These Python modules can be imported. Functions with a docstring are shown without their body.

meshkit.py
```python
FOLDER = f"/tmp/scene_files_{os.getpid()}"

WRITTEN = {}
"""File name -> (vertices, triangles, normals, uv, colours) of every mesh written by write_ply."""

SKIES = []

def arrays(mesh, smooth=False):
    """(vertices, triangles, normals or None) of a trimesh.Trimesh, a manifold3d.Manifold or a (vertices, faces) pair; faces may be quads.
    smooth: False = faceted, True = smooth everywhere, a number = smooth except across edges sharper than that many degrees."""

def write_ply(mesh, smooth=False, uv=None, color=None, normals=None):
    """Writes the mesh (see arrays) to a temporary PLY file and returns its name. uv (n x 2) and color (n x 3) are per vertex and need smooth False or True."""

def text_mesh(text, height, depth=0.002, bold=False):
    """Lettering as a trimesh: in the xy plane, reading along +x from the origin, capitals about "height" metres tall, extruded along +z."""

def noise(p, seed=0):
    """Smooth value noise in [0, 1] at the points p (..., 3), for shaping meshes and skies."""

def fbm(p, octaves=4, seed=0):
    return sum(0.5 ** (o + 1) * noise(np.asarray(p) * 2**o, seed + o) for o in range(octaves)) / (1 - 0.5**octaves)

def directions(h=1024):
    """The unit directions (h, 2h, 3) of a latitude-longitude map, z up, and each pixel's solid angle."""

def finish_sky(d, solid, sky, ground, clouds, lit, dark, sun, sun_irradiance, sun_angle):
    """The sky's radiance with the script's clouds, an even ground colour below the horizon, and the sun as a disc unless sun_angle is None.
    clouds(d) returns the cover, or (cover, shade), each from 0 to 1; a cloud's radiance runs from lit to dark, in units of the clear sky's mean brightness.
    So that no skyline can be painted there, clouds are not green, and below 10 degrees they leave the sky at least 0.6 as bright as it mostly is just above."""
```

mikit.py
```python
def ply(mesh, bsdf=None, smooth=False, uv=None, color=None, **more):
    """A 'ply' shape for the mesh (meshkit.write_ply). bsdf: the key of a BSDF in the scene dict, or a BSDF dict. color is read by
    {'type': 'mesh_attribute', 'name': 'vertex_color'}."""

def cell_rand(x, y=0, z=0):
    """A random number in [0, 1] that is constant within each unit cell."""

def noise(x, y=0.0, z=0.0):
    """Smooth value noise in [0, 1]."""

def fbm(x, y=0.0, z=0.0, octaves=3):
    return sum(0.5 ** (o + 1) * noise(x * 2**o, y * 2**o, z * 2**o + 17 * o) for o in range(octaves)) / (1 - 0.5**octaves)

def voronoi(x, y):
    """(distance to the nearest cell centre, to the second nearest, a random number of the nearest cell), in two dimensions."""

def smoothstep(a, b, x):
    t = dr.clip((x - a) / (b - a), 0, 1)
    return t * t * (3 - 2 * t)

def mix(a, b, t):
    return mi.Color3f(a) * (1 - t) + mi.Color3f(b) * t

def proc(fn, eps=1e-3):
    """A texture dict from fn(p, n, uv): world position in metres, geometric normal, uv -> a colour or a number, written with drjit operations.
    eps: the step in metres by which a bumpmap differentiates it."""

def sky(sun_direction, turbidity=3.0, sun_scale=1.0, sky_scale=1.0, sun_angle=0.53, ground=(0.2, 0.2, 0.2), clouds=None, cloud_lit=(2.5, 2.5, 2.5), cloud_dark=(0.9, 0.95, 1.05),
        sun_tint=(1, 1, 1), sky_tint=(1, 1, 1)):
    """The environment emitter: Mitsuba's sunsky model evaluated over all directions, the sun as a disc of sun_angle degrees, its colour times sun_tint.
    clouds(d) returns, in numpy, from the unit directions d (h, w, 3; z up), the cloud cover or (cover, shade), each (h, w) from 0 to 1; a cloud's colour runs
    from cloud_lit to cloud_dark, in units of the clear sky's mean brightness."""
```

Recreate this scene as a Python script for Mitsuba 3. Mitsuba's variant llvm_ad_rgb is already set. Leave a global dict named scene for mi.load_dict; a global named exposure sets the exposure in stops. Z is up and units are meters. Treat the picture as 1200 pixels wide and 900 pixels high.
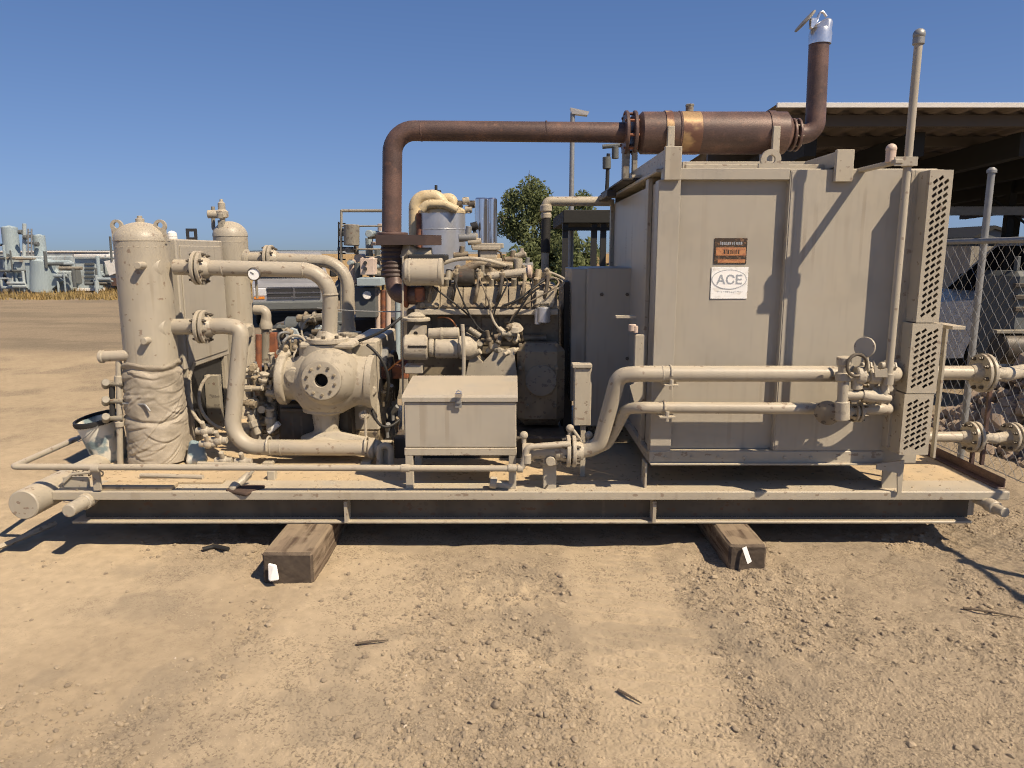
import math, random
import numpy as np, trimesh, mitsuba as mi, drjit as dr
import manifold3d as m3
from shapely.geometry import Polygon, Point, box as sbox
from shapely import affinity
import mikit, meshkit
from mikit import proc, noise, fbm, voronoi, smoothstep, mix, cell_rand

T = mi.ScalarTransform4f
random.seed(7)
rng = np.random.default_rng(7)
scene = {'type': 'scene'}
labels = {}

# ------------------------------------------------------------------ camera, sky, exposure
H, PITCH, F = 1.58, math.radians(10.02), 866.0
SP, CP = math.sin(PITCH), math.cos(PITCH)
scene['camera'] = {'type': 'perspective', 'fov': math.degrees(2 * math.atan(600 / F)), 'fov_axis': 'x', 'near_clip': 0.05, 'far_clip': 9000.0,
                   'to_world': T().look_at(origin=[0, 0, H], target=[0, CP, H - SP], up=[0, 0, 1])}
SUN = (0.64, -0.57, 1.0)
scene['sky'] = mikit.sky(SUN, turbidity=3.1, sun_scale=1.38, sky_scale=0.67, sky_tint=(0.84, 0.98, 1.29), ground=(0.24, 0.18, 0.12))
exposure = 1.68


# pixel of the 1200 x 900 photograph and a distance -> a point of the place (used for measuring where things stand)
def tt(py, Y): return Y / (CP - (py - 450) / F * SP)
def W(px, py, Y):
    v = (py - 450) / F
    t = tt(py, Y)
    return np.array([(px - 600) / F * t, Y, H + t * (-SP - v * CP)])
def M(n, py, Y): return n / F * tt(py, Y)


# ------------------------------------------------------------------ scene bookkeeping
def numbered(name):
    if name not in scene and name not in labels and name not in things: return name
    k = 1
    while f'{name}_{k:03d}' in scene or f'{name}_{k:03d}' in labels or f'{name}_{k:03d}' in things: k += 1
    return f'{name}_{k:03d}'
things = set()
def thing(name, label, cat, group=None, kind=None):
    key = numbered(name); things.add(key)
    labels[key] = {'label': label, 'category': cat}
    if group: labels[key]['group'] = group
    if kind: labels[key]['kind'] = kind
    return key
def part(parent, name, mesh, mat, smooth=32, label=None, kind=None):
    key = numbered(parent + '__' + name)
    scene[key] = mikit.ply(mesh, mat, smooth)
    d = {}
    if label: d['label'] = label
    if kind: d['kind'] = kind
    if d: labels[key] = d
    return key
def solo(name, label, cat, mesh, mat, smooth=32, group=None, kind=None):
    key = thing(name, label, cat, group, kind)
    scene[key] = mikit.ply(mesh, mat, smooth)
    return key
def struct(name, mesh, mat, smooth=False, label=None, cat=None):
    scene[name] = mikit.ply(mesh, mat, smooth)
    labels[name] = {'kind': 'structure', 'label': label or name, 'category': cat or name}
    return name


# ------------------------------------------------------------------ mesh helpers
def cat(*ms):
    out = []
    for m in ms:
        out.extend(m if isinstance(m, (list, tuple)) else [m])
    return trimesh.util.concatenate(out)
def hullm(pts): return trimesh.convex.convex_hull(np.asarray(pts, float))
def wbox(x0, x1, y0, y1, z0, z1, bev=0.004):
    x0, x1 = sorted((x0, x1)); y0, y1 = sorted((y0, y1)); z0, z1 = sorted((z0, z1))
    b = min(bev, 0.3 * (x1 - x0), 0.3 * (y1 - y0), 0.3 * (z1 - z0))
    if b <= 0: return trimesh.creation.box(bounds=[[x0, y0, z0], [x1, y1, z1]])
    pts = []
    for x, sx in ((x0, 1), (x1, -1)):
        for y, sy in ((y0, 1), (y1, -1)):
            for z, sz in ((z0, 1), (z1, -1)):
                pts += [(x, y + sy * b, z + sz * b), (x + sx * b, y, z + sz * b), (x + sx * b, y + sy * b, z)]
    return hullm(pts)
def pbox(px0, py0, px1, py1, Y0, Y1, bev=0.004):
    ym, xm = (py0 + py1) / 2, (px0 + px1) / 2
    return wbox(W(px0, ym, Y0)[0], W(px1, ym, Y0)[0], Y0, Y1, W(xm, py1, Y0)[2], W(xm, py0, Y0)[2], bev)
def frame_of(axis):
    a = np.asarray(axis, float); a = a / np.linalg.norm(a)
    h = np.array([0, 0, 1.0]) if abs(a[2]) < 0.9 else np.array([1.0, 0, 0])
    u = np.cross(h, a); u /= np.linalg.norm(u)
    return u, np.cross(a, u), a
def lathe(profile, origin, axis=(0, 0, 1), n=28):
    u, v, a = frame_of(axis)
    pr = [(max(r, 0.0), h) for r, h in profile]
    ang = np.arange(n) * 2 * math.pi / n
    V, Fc, rows = [], [], []
    for r, h in pr:
        if r < 1e-6:
            rows.append([len(V)]); V.append(np.asarray(origin) + a * h)
        else:
            rows.append(list(range(len(V), len(V) + n)))
            for t in ang: V.append(np.asarray(origin) + a * h + r * (math.cos(t) * u + math.sin(t) * v))
    for A, B in zip(rows, rows[1:]):
        for i in range(n):
            j = (i + 1) % n
            if len(A) == 1 and len(B) == 1: continue
            if len(A) == 1: Fc.append((A[0], B[j], B[i]))
            elif len(B) == 1: Fc.append((A[i], A[j], B[0]))
            else: Fc += [(A[i], A[j], B[j]), (A[i], B[j], B[i])]
    m = trimesh.Trimesh(np.array(V), np.array(Fc), process=False)
    if m.volume < 0: m.invert()
    return m
def cyl(p0, p1, r, r1=None, bev=None, n=20):
    p0, p1 = np.asarray(p0, float), np.asarray(p1, float)
    L = np.linalg.norm(p1 - p0); r1 = r if r1 is None else r1
    b = min(0.12 * min(r, r1), 0.2 * L) if bev is None else bev
    return lathe([(0, 0), (r - b, 0), (r, b), (r1, L - b), (r1 - b, L), (0, L)], p0, p1 - p0, n)
def fillet(pts, rad):
    pts = [np.asarray(p, float) for p in pts]
    out = [pts[0]]
    for a, b, c in zip(pts, pts[1:], pts[2:]):
        d1, d2 = a - b, c - b
        l1, l2 = np.linalg.norm(d1), np.linalg.norm(d2)
        d1, d2 = d1 / l1, d2 / l2
        th = math.acos(np.clip(d1 @ d2, -1, 1))
        if th > math.pi - 0.05: out.append(b); continue
        k = min(rad / math.tan(th / 2), 0.48 * l1, 0.48 * l2); r = k * math.tan(th / 2)
        bis = (d1 + d2) / np.linalg.norm(d1 + d2); cen = b + bis * (r / math.sin(th / 2))
        s, e = b + d1 * k - cen, b + d2 * k - cen
        tot = math.acos(np.clip(s @ e / (r * r), -1, 1)); n = max(3, int(tot / 0.16))
        for i in range(n + 1):
            t = i / n
            out.append(cen + (math.sin((1 - t) * tot) * s + math.sin(t * tot) * e) / math.sin(tot))
    out.append(pts[-1])
    return np.array(out)
def tube(pts, r, rad=0.0, n=14, caps=True):
    P = fillet(pts, rad) if rad > 0 else np.asarray(pts, float)
    keep = [0] + [i for i in range(1, len(P)) if np.linalg.norm(P[i] - P[i - 1]) > 1e-6]
    P = P[keep]
    tan = np.gradient(P, axis=0); tan /= np.linalg.norm(tan, axis=1, keepdims=True)
    u, v, _ = frame_of(tan[0])
    rr = np.broadcast_to(np.asarray(r, float), (len(P),))
    ang = np.arange(n) * 2 * math.pi / n
    V = []
    for i, (p, t) in enumerate(zip(P, tan)):
        u = u - t * (u @ t); u /= np.linalg.norm(u); v = np.cross(t, u)
        V.append(p + rr[i] * (np.cos(ang)[:, None] * u + np.sin(ang)[:, None] * v))
    V = np.vstack(V); Fc = []
    for i in range(len(P) - 1):
        for j in range(n):
            k = (j + 1) % n
            Fc += [(i * n + j, i * n + k, (i + 1) * n + k), (i * n + j, (i + 1) * n + k, (i + 1) * n + j)]
    if caps:
        V = np.vstack([V, P[0], P[-1]]); c0, c1, e = len(V) - 2, len(V) - 1, (len(P) - 1) * n
        for j in range(n):
            k = (j + 1) % n
            Fc += [(c0, k, j), (c1, e + j, e + k)]
    return trimesh.Trimesh(V, np.array(Fc), process=False)
def ptube(pts, r, rad=0.0, n=14): return tube([W(*p) for p in pts], r, rad, n)
def smoothcurve(pts, r, n=10, k=14):
    from scipy.interpolate import CubicSpline
    P = np.asarray(pts, float); t = np.r_[0, np.cumsum(np.linalg.norm(np.diff(P, axis=0), axis=1))]
    return tube(CubicSpline(t, P)(np.linspace(0, t[-1], k * (len(P) - 1))), r, 0, n)
def extrude(poly, h):
    gs = getattr(poly, 'geoms', [poly])
    return cat([trimesh.creation.extrude_polygon(g, h, engine='earcut') for g in gs])
def place(mesh, origin, xa, ya):
    """a mesh drawn in its own x, y, z to origin + x xa + y ya + z (xa x ya)"""
    xa, ya = np.asarray(xa, float), np.asarray(ya, float)
    m = mesh.copy(); R = np.eye(4); R[:3, 0], R[:3, 1], R[:3, 2], R[:3, 3] = xa, ya, np.cross(xa, ya), origin
    m.apply_transform(R); return m
def xz_prism(poly, y0, y1):          # polygon in (x, z), from y0 to y1
    return place(extrude(poly, y1 - y0), (0, y1, 0), (1, 0, 0), (0, 0, 1))
def yz_prism(poly, x0, x1):          # polygon in (y, z), from x0 to x1
    return place(extrude(poly, x1 - x0), (x0, 0, 0), (0, 1, 0), (0, 0, 1))
def xy_prism(poly, z0, z1):
    m = extrude(poly, z1 - z0); m.apply_translation([0, 0, z0]); return m
def hexbolt(p, axis, r=0.009, h=0.012, n=6): return cyl(np.asarray(p), np.asarray(p) + np.asarray(axis) * h, r, n=n, bev=0.0015)
def soft(spheres, n=14):
    """the hull of some spheres (x, y, z, r)"""
    pts = []
    s = trimesh.creation.icosphere(2)
    for x, y, z, r in spheres: pts.append(s.vertices * r + [x, y, z])
    return hullm(np.vstack(pts))
def bolt_ring(c, axis, R, n, r=0.008, L=0.05, off=0.3):
    u, v, a = frame_of(axis); out = []
    for i in range(n):
        t = 2 * math.pi * (i + off) / n; q = c + R * (math.cos(t) * u + math.sin(t) * v)
        out += [cyl(q - a * L / 2, q + a * L / 2, r, n=6, bev=0.001), cyl(q - a * L / 2.6, q - a * L / 4, r * 1.6, n=6, bev=0.001), cyl(q + a * L / 4, q + a * L / 2.6, r * 1.6, n=6, bev=0.001)]
    return cat(out)
def flange_pair(parent, c, axis, R, r, mat='tan', th=0.02, gap=0.006, nb=8, neck=0.04):
    u, v, a = frame_of(axis); c = np.asarray(c, float)
    for s in (-1, 1):
        o = c + a * s * gap / 2
        pr = [(0, 0), (R * 0.7, 0), (R * 0.72, 0.002), (R - 0.003, 0.002), (R, 0.005), (R, th), (R - 0.003, th + 0.002), (r * 1.45, th + 0.003), (r * 1.08, th + neck), (0, th + neck)]
        part(parent, 'flange', lathe(pr, o, a * s, 32), mat)
    f = part(parent, 'flange_bolts', bolt_ring(c, a, R * 0.81, nb, R * 0.07, 2 * th + gap + 0.05), 'bolt_steel', kind='stuff')
def weld(c, axis, r, w=0.004):
    u, v, a = frame_of(axis)
    return lathe([(r - 0.001, -w * 1.5), (r + w * 0.6, -w * 0.5), (r + w * 0.6, w * 0.5), (r - 0.001, w * 1.5)], c, a, 20)


# ------------------------------------------------------------------ materials
def bs(name, color, rough=0.5, metallic=0.0, spec=0.4, bump=None, bump_scale=1.0, eps=1e-3, **more):
    d = {'type': 'principled', 'base_color': proc(color) if callable(color) else {'type': 'rgb', 'value': list(color)}, 'roughness': proc(rough) if callable(rough) else rough,
         'metallic': metallic, 'specular': spec, **more}
    if bump is not None: d = {'type': 'bumpmap', 'arbitrary': proc(bump, eps), 'scale': bump_scale, 'bsdf': d}
    scene[name] = {'type': 'twosided', 'bsdf': d}

def paint(c1, c2, dust, rust=0.0, scale=3.0, chips=0.0):
    def f(p, n, uv):
        a = fbm(p.x * scale, p.y * scale, p.z * scale * 0.6, 4)
        c = mix(c1, c2, smoothstep(0.35, 0.65, a))
        up = dr.maximum(n.z, 0)
        d = smoothstep(0.25, 0.75, fbm(p.x * 9, p.y * 9, p.z * 9 + 5, 3) + 0.3 * (up - 0.4))
        c = mix(c, dust, d * (0.12 + 0.4 * up))
        s = noise(p.x * 60, p.y * 60, p.z * 7)                       # rain streaks on upright faces
        c = c * (1 - 0.05 * smoothstep(0.55, 0.95, s) * (1 - up))
        st = smoothstep(0.62, 0.78, noise(p.x * 38 + 3, p.y * 38, p.z * 1.1)) * smoothstep(0.45, 0.65, fbm(p.x * 2.5, p.y * 2.5, p.z * 2.5 + 3, 3)) * (1 - up)
        c = mix(c, (0.2, 0.155, 0.105), 0.3 * st)                       # dirty runs
        c = c * (1 - 0.07 * smoothstep(0.5, 0.75, fbm(p.x * 5 + 11, p.y * 5, p.z * 5, 4)))
        if rust:
            r = smoothstep(0.72, 0.8, fbm(p.x * 34, p.y * 34 + 3, p.z * 34, 3) + 0.06 * fbm(p.x * 2, p.y * 2, p.z * 2, 2))
            c = mix(c, (0.11, 0.05, 0.028), r * rust)
        if chips:
            c = mix(c, (0.06, 0.05, 0.045), chips * smoothstep(0.62, 0.7, fbm(p.x * 34, p.y * 34, p.z * 34 + 9, 3)))
        return c
    return f
TAN1, TAN2, DUST = (0.378, 0.345, 0.276), (0.342, 0.311, 0.249), (0.44, 0.37, 0.262)
bs('tan', paint(TAN1, TAN2, DUST, 0.5), 0.46, spec=0.45)
bs('tan_panel', paint((0.362, 0.334, 0.276), (0.338, 0.312, 0.26), DUST, 0.0, 1.1), 0.42, spec=0.45)
bs('tan_cast', paint((0.39, 0.352, 0.278), (0.33, 0.297, 0.234), (0.43, 0.38, 0.285), 0.35, 6, 0.22), 0.55,
   bump=lambda p, n, uv: fbm(p.x * 120, p.y * 120, p.z * 120, 2) * 0.0011)
bs('tan_oily', paint((0.29, 0.245, 0.17), (0.12, 0.1, 0.075), (0.36, 0.29, 0.19), 0.7, 7, 0.9), 0.5)
bs('tan_dusty', paint((0.31, 0.265, 0.185), (0.18, 0.15, 0.105), (0.34, 0.28, 0.19), 0.4, 8, 0.45), 0.6)
bs('shaded_web_tan', paint((0.12, 0.102, 0.077), (0.075, 0.066, 0.052), (0.17, 0.14, 0.1), 0.6, 4, 0.3), 0.6)  # skid tan darkened, shade under the top strip put into the colour
bs('engine_mid', paint((0.2, 0.17, 0.12), (0.11, 0.094, 0.07), (0.26, 0.21, 0.145), 0.5, 6, 0.5), 0.5)
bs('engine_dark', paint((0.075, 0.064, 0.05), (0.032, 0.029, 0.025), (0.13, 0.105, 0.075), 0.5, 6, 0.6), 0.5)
bs('deck_paint', paint((0.42, 0.335, 0.22), (0.35, 0.285, 0.195), (0.47, 0.36, 0.215), 0.6, 5, 0.35), 0.7, spec=0.25)
def rustf(p, n, uv):
    a = fbm(p.x * 7, p.y * 7, p.z * 7, 4)
    c = mix((0.1, 0.068, 0.06), (0.14, 0.088, 0.073), smoothstep(0.35, 0.65, a))
    c = mix(c, (0.07, 0.048, 0.043), 0.7 * smoothstep(0.4, 0.8, fbm(p.x * 3 + 4, p.y * 9, p.z * 9, 4)))
    c = c * (0.8 + 0.4 * noise(p.x * 160, p.y * 160, p.z * 160))
    return mix(c, (0.24, 0.13, 0.085), 0.35 * smoothstep(0.55, 0.85, fbm(p.x * 30, p.y * 30 + 7, p.z * 30, 3)))
bs('rust', rustf, 0.47, 0.15, spec=0.4)
def rust_orangef(p, n, uv):
    a = fbm(p.x * 20, p.y * 20, p.z * 20, 4)
    return mix((0.24, 0.09, 0.045), (0.12, 0.06, 0.045), smoothstep(0.4, 0.65, a))
bs('rust_orange', rust_orangef, 0.7)
def mottled_yellowf(p, n, uv):
    a = fbm(p.x * 12, p.y * 12, p.z * 12, 4)
    return mix((0.4, 0.27, 0.14), (0.16, 0.085, 0.06), smoothstep(0.4, 0.62, a))
bs('rust_black', lambda p, n, uv: mix((0.075, 0.05, 0.045), (0.04, 0.03, 0.028), fbm(p.x * 14, p.y * 14, p.z * 14, 3)), 0.55)
bs('mottled_yellow', mottled_yellowf, 0.4, 0.3)
bs('bolt_steel', (0.11, 0.095, 0.075), 0.5, 0.3)
bs('aluminium', lambda p, n, uv: mix((0.62, 0.64, 0.67), (0.5, 0.52, 0.55), fbm(p.x * 5, p.y * 5, p.z * 14, 3)), 0.38, 0.75)
bs('chrome', (0.72, 0.72, 0.74), 0.16, 0.95)
bs('galvanised', lambda p, n, uv: mix((0.33, 0.335, 0.33), (0.23, 0.235, 0.23), fbm(p.x * 25, p.y * 25, p.z * 25, 3)), 0.5, 0.45)
bs('foil', lambda p, n, uv: mix((0.85, 0.86, 0.88), (0.6, 0.62, 0.65), fbm(p.x * 40, p.y * 40, p.z * 40, 2)), 0.25, 0.8)
bs('white_paint', lambda p, n, uv: mix((0.72, 0.72, 0.7), (0.6, 0.58, 0.53), fbm(p.x * 4, p.y * 4, p.z * 4, 3)), 0.35)
bs('black_rubber', (0.022, 0.022, 0.022), 0.6)
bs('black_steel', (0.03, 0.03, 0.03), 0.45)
bs('hole_black', (0.012, 0.011, 0.01), 0.8)
bs('dial_white', (0.78, 0.79, 0.78), 0.3)
bs('silver_paint', lambda p, n, uv: mix((0.36, 0.37, 0.38), (0.28, 0.28, 0.28), fbm(p.x * 3, p.y * 3, p.z * 3, 3)), 0.3, 0.35, clearcoat=0.5)
bs('dark_glass', (0.015, 0.017, 0.02), 0.05, 0.0, spec=0.6)
bs('lamp_glass', (0.7, 0.72, 0.74), 0.1, 0.3)
bs('red_plastic', (0.32, 0.03, 0.03), 0.35)
bs('amber', (0.55, 0.2, 0.03), 0.3)
def greyblue(p, n, uv):
    a = fbm(p.x * 1.2, p.y * 1.2, p.z * 0.7, 4)
    c = mix((0.26, 0.31, 0.33), (0.36, 0.41, 0.42), smoothstep(0.35, 0.65, a))
    return mix(c, (0.25, 0.2, 0.16), 0.7 * smoothstep(0.6, 0.72, fbm(p.x * 3, p.y * 3, p.z * 1.5 + 8, 3)))
bs('grey_blue', greyblue, 0.5)
bs('pale_blue', lambda p, n, uv: mix((0.33, 0.4, 0.42), (0.25, 0.31, 0.34), fbm(p.x * 2, p.y * 2, p.z * 2, 3)), 0.5)
bs('dark_grey', (0.1, 0.11, 0.11), 0.5)
bs('drab', paint((0.27, 0.25, 0.2), (0.2, 0.185, 0.15), (0.33, 0.28, 0.2), 0.6, 4, 0.5), 0.5)
bs('pink_beige', (0.5, 0.4, 0.33), 0.5)
bs('pipe_cream', paint((0.52, 0.43, 0.27), (0.42, 0.31, 0.16), (0.55, 0.45, 0.27), 0.5, 6), 0.45)
def woodf(p, n, uv):
    g = fbm(p.x * 55, p.y * 4, p.z * 55, 4)
    c = mix((0.2, 0.155, 0.11), (0.085, 0.062, 0.045), smoothstep(0.3, 0.7, g))
    c = mix(c, (0.27, 0.215, 0.15), 0.6 * smoothstep(0.5, 0.7, fbm(p.x * 14, p.y * 9, p.z * 14, 3) + 0.15 * n.z))
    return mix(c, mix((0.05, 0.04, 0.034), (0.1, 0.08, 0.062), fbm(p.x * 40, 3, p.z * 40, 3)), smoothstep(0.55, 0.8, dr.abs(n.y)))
bs('timber', woodf, 0.85, spec=0.15, bump=lambda p, n, uv: fbm(p.x * 70, p.y * 6, p.z * 70, 3) * 0.004)
def fabricf(p, n, uv):
    w = noise(p.x * 700, p.y * 700, p.z * 700)
    return mix((0.35, 0.31, 0.245), (0.25, 0.22, 0.17), smoothstep(0.35, 0.7, fbm(p.x * 8, p.y * 8, p.z * 8, 4))) * (0.9 + 0.15 * w)
bs('canvas', fabricf, 0.62, spec=0.3, sheen=0.2)
def bucketf(p, n, uv):
    a = fbm(p.x * 9, p.y * 9, p.z * 9, 5)
    c = mix((0.2, 0.27, 0.29), (0.6, 0.58, 0.5), smoothstep(0.4, 0.52, a))
    return mix(c, (0.05, 0.075, 0.085), 0.8 * smoothstep(0.58, 0.72, fbm(p.x * 13, p.y * 13, p.z * 10 + 3, 4)))
bs('bucket_plastic', bucketf, 0.5)
bs('valve_shadow_lump', lambda p, n, uv: mix((0.09, 0.06, 0.045), (0.045, 0.032, 0.028), fbm(p.x * 30, p.y * 30, p.z * 30, 3)), 0.9)
bs('concrete', lambda p, n, uv: mix((0.4, 0.32, 0.24), (0.24, 0.19, 0.15), fbm(p.x * 9, p.y * 9, p.z * 9, 4)), 0.9, spec=0.1)
bs('roof_sheet', lambda p, n, uv: mix((0.24, 0.2, 0.165), (0.17, 0.14, 0.115), fbm(p.x * 2, p.y * 0.6, p.z, 3)), 0.6, 0.1)
bs('purlin_steel', (0.09, 0.077, 0.065), 0.6)
bs('roof_steel', (0.02, 0.02, 0.018), 0.7)
bs('roof_edge', (0.6, 0.58, 0.54), 0.5)
bs('paper', (0.8, 0.8, 0.78), 0.7)
def signf(p, n, uv): return mix((0.8, 0.81, 0.79), (0.62, 0.6, 0.55), smoothstep(0.5, 0.75, fbm(p.x * 40, p.y * 40, p.z * 40, 3)))
bs('sign_white', signf, 0.4)
bs('sign_grey', (0.3, 0.33, 0.36), 0.5)
bs('sign_dark', lambda p, n, uv: mix((0.04, 0.028, 0.02), (0.16, 0.09, 0.05), smoothstep(0.5, 0.7, fbm(p.x * 90, p.y * 90, p.z * 90, 3))), 0.6)
bs('sign_orange', lambda p, n, uv: mix((0.42, 0.2, 0.09), (0.3, 0.12, 0.06), smoothstep(0.4, 0.65, fbm(p.x * 90, p.y * 90, p.z * 90, 3))), 0.6)
bs('bark', (0.11, 0.085, 0.06), 0.9)
def leaff(p, n, uv): return mix((0.13, 0.16, 0.07), (0.2, 0.225, 0.11), fbm(p.x * 1.3, p.y * 1.3, p.z * 1.3, 3))
scene['leaf'] = {'type': 'principledthin', 'base_color': proc(leaff), 'roughness': 0.6, 'diff_trans': 0.7, 'spec_trans': 0.0}
bs('dry_grass', lambda p, n, uv: mix((0.32, 0.225, 0.095), (0.22, 0.17, 0.075), noise(p.x * 1.5, p.y * 1.5, 0)), 0.9, spec=0.1)
bs('hill_haze_grey', lambda p, n, uv: mix((0.13, 0.14, 0.15), (0.1, 0.115, 0.13), fbm(p.x * 0.01, p.y * 0.01, p.z * 0.02, 3)), 0.95, spec=0.0)  # bluish grey puts the haze of distance into the colour

def groundf(p, n, uv):
    x, y = p.x, p.y
    big = fbm(x * 0.9 + 3, y * 0.9, 0, 4)
    fine = fbm(x * 26, y * 26, 1, 4)
    grit = noise(x * 150, y * 150, 2)
    wob = 0.1 * (fbm(x * 2.2, y * 2.2, 7, 3) - 0.5) + 0.06 * (fbm(x * 14, y * 14, 8, 3) - 0.5)
    track = smoothstep(0.30, 0.17, dr.abs(x - 0.56 + wob * 2)) * smoothstep(5, 3.8, y)
    left = smoothstep(0.42, 0.2, dr.abs(x + 0.72 + wob * 3.5)) * smoothstep(5, 3.8, y)
    gravelly = smoothstep(0.36, 0.6, fbm(x * 1.8, y * 1.8, 3, 4) + 0.16 * smoothstep(0.6, 1.2, x) + 0.05 * smoothstep(-0.4, 0.4, x) - 0.08 * smoothstep(-0.8, -1.8, x))
    c = mix((0.37, 0.3, 0.206), (0.318, 0.256, 0.176), smoothstep(0.35, 0.65, big))
    c = mix(c, (0.268, 0.219, 0.157), gravelly * 0.8)
    c = mix(c, (0.4, 0.324, 0.222), dr.maximum(track * 0.7, left * 0.7))
    c = c * (0.86 + 0.28 * fine)
    sp = fbm(x * 130, y * 130, 5, 3)
    c = c * (1 - 0.38 * smoothstep(0.56, 0.68, sp) * (0.2 + 0.8 * gravelly) * smoothstep(0.35, 0.55, fbm(x * 11, y * 11, 12, 3)))
    c = mix(c, (0.45, 0.37, 0.26), 0.45 * smoothstep(0.78, 0.9, noise(x * 210, y * 210, 2)) * (0.25 + gravelly))
    c = mix(c, (0.2, 0.17, 0.13), 0.35 * smoothstep(0.58, 0.7, fbm(x * 3.1 + 9, y * 3.1, 14, 4)) * smoothstep(5, 3.8, y))
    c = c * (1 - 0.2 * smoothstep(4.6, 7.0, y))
    road = smoothstep(11.0, 13.0, y + 1.6 * (fbm(x * 0.25, y * 0.25, 4, 3) - 0.5)) * smoothstep(28.5, 25.5, y + 0.12 * x)
    rc = mix((0.19, 0.156, 0.115), (0.145, 0.122, 0.092), smoothstep(0.35, 0.65, fbm(x * 0.5, y * 1.6, 6, 4)))
    c = mix(c, rc * (0.85 + 0.3 * fine), road * 0.9)
    far = smoothstep(25.5, 28.0, y + 0.12 * x)
    c = mix(c, mix((0.29, 0.21, 0.105), (0.2, 0.135, 0.075), smoothstep(0.35, 0.65, fbm(x * 0.4, y * 0.8, 9, 4))), far)
    return c
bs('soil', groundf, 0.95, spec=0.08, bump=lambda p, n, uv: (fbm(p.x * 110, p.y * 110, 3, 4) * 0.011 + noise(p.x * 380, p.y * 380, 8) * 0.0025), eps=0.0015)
bs('clod', lambda p, n, uv: mix((0.36, 0.295, 0.208), (0.21, 0.172, 0.127), cell_rand(p.x * 24, p.y * 24, 3)), 0.95, spec=0.05)
bs('pale_stone', (0.46, 0.4, 0.32), 0.9, spec=0.1)

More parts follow.
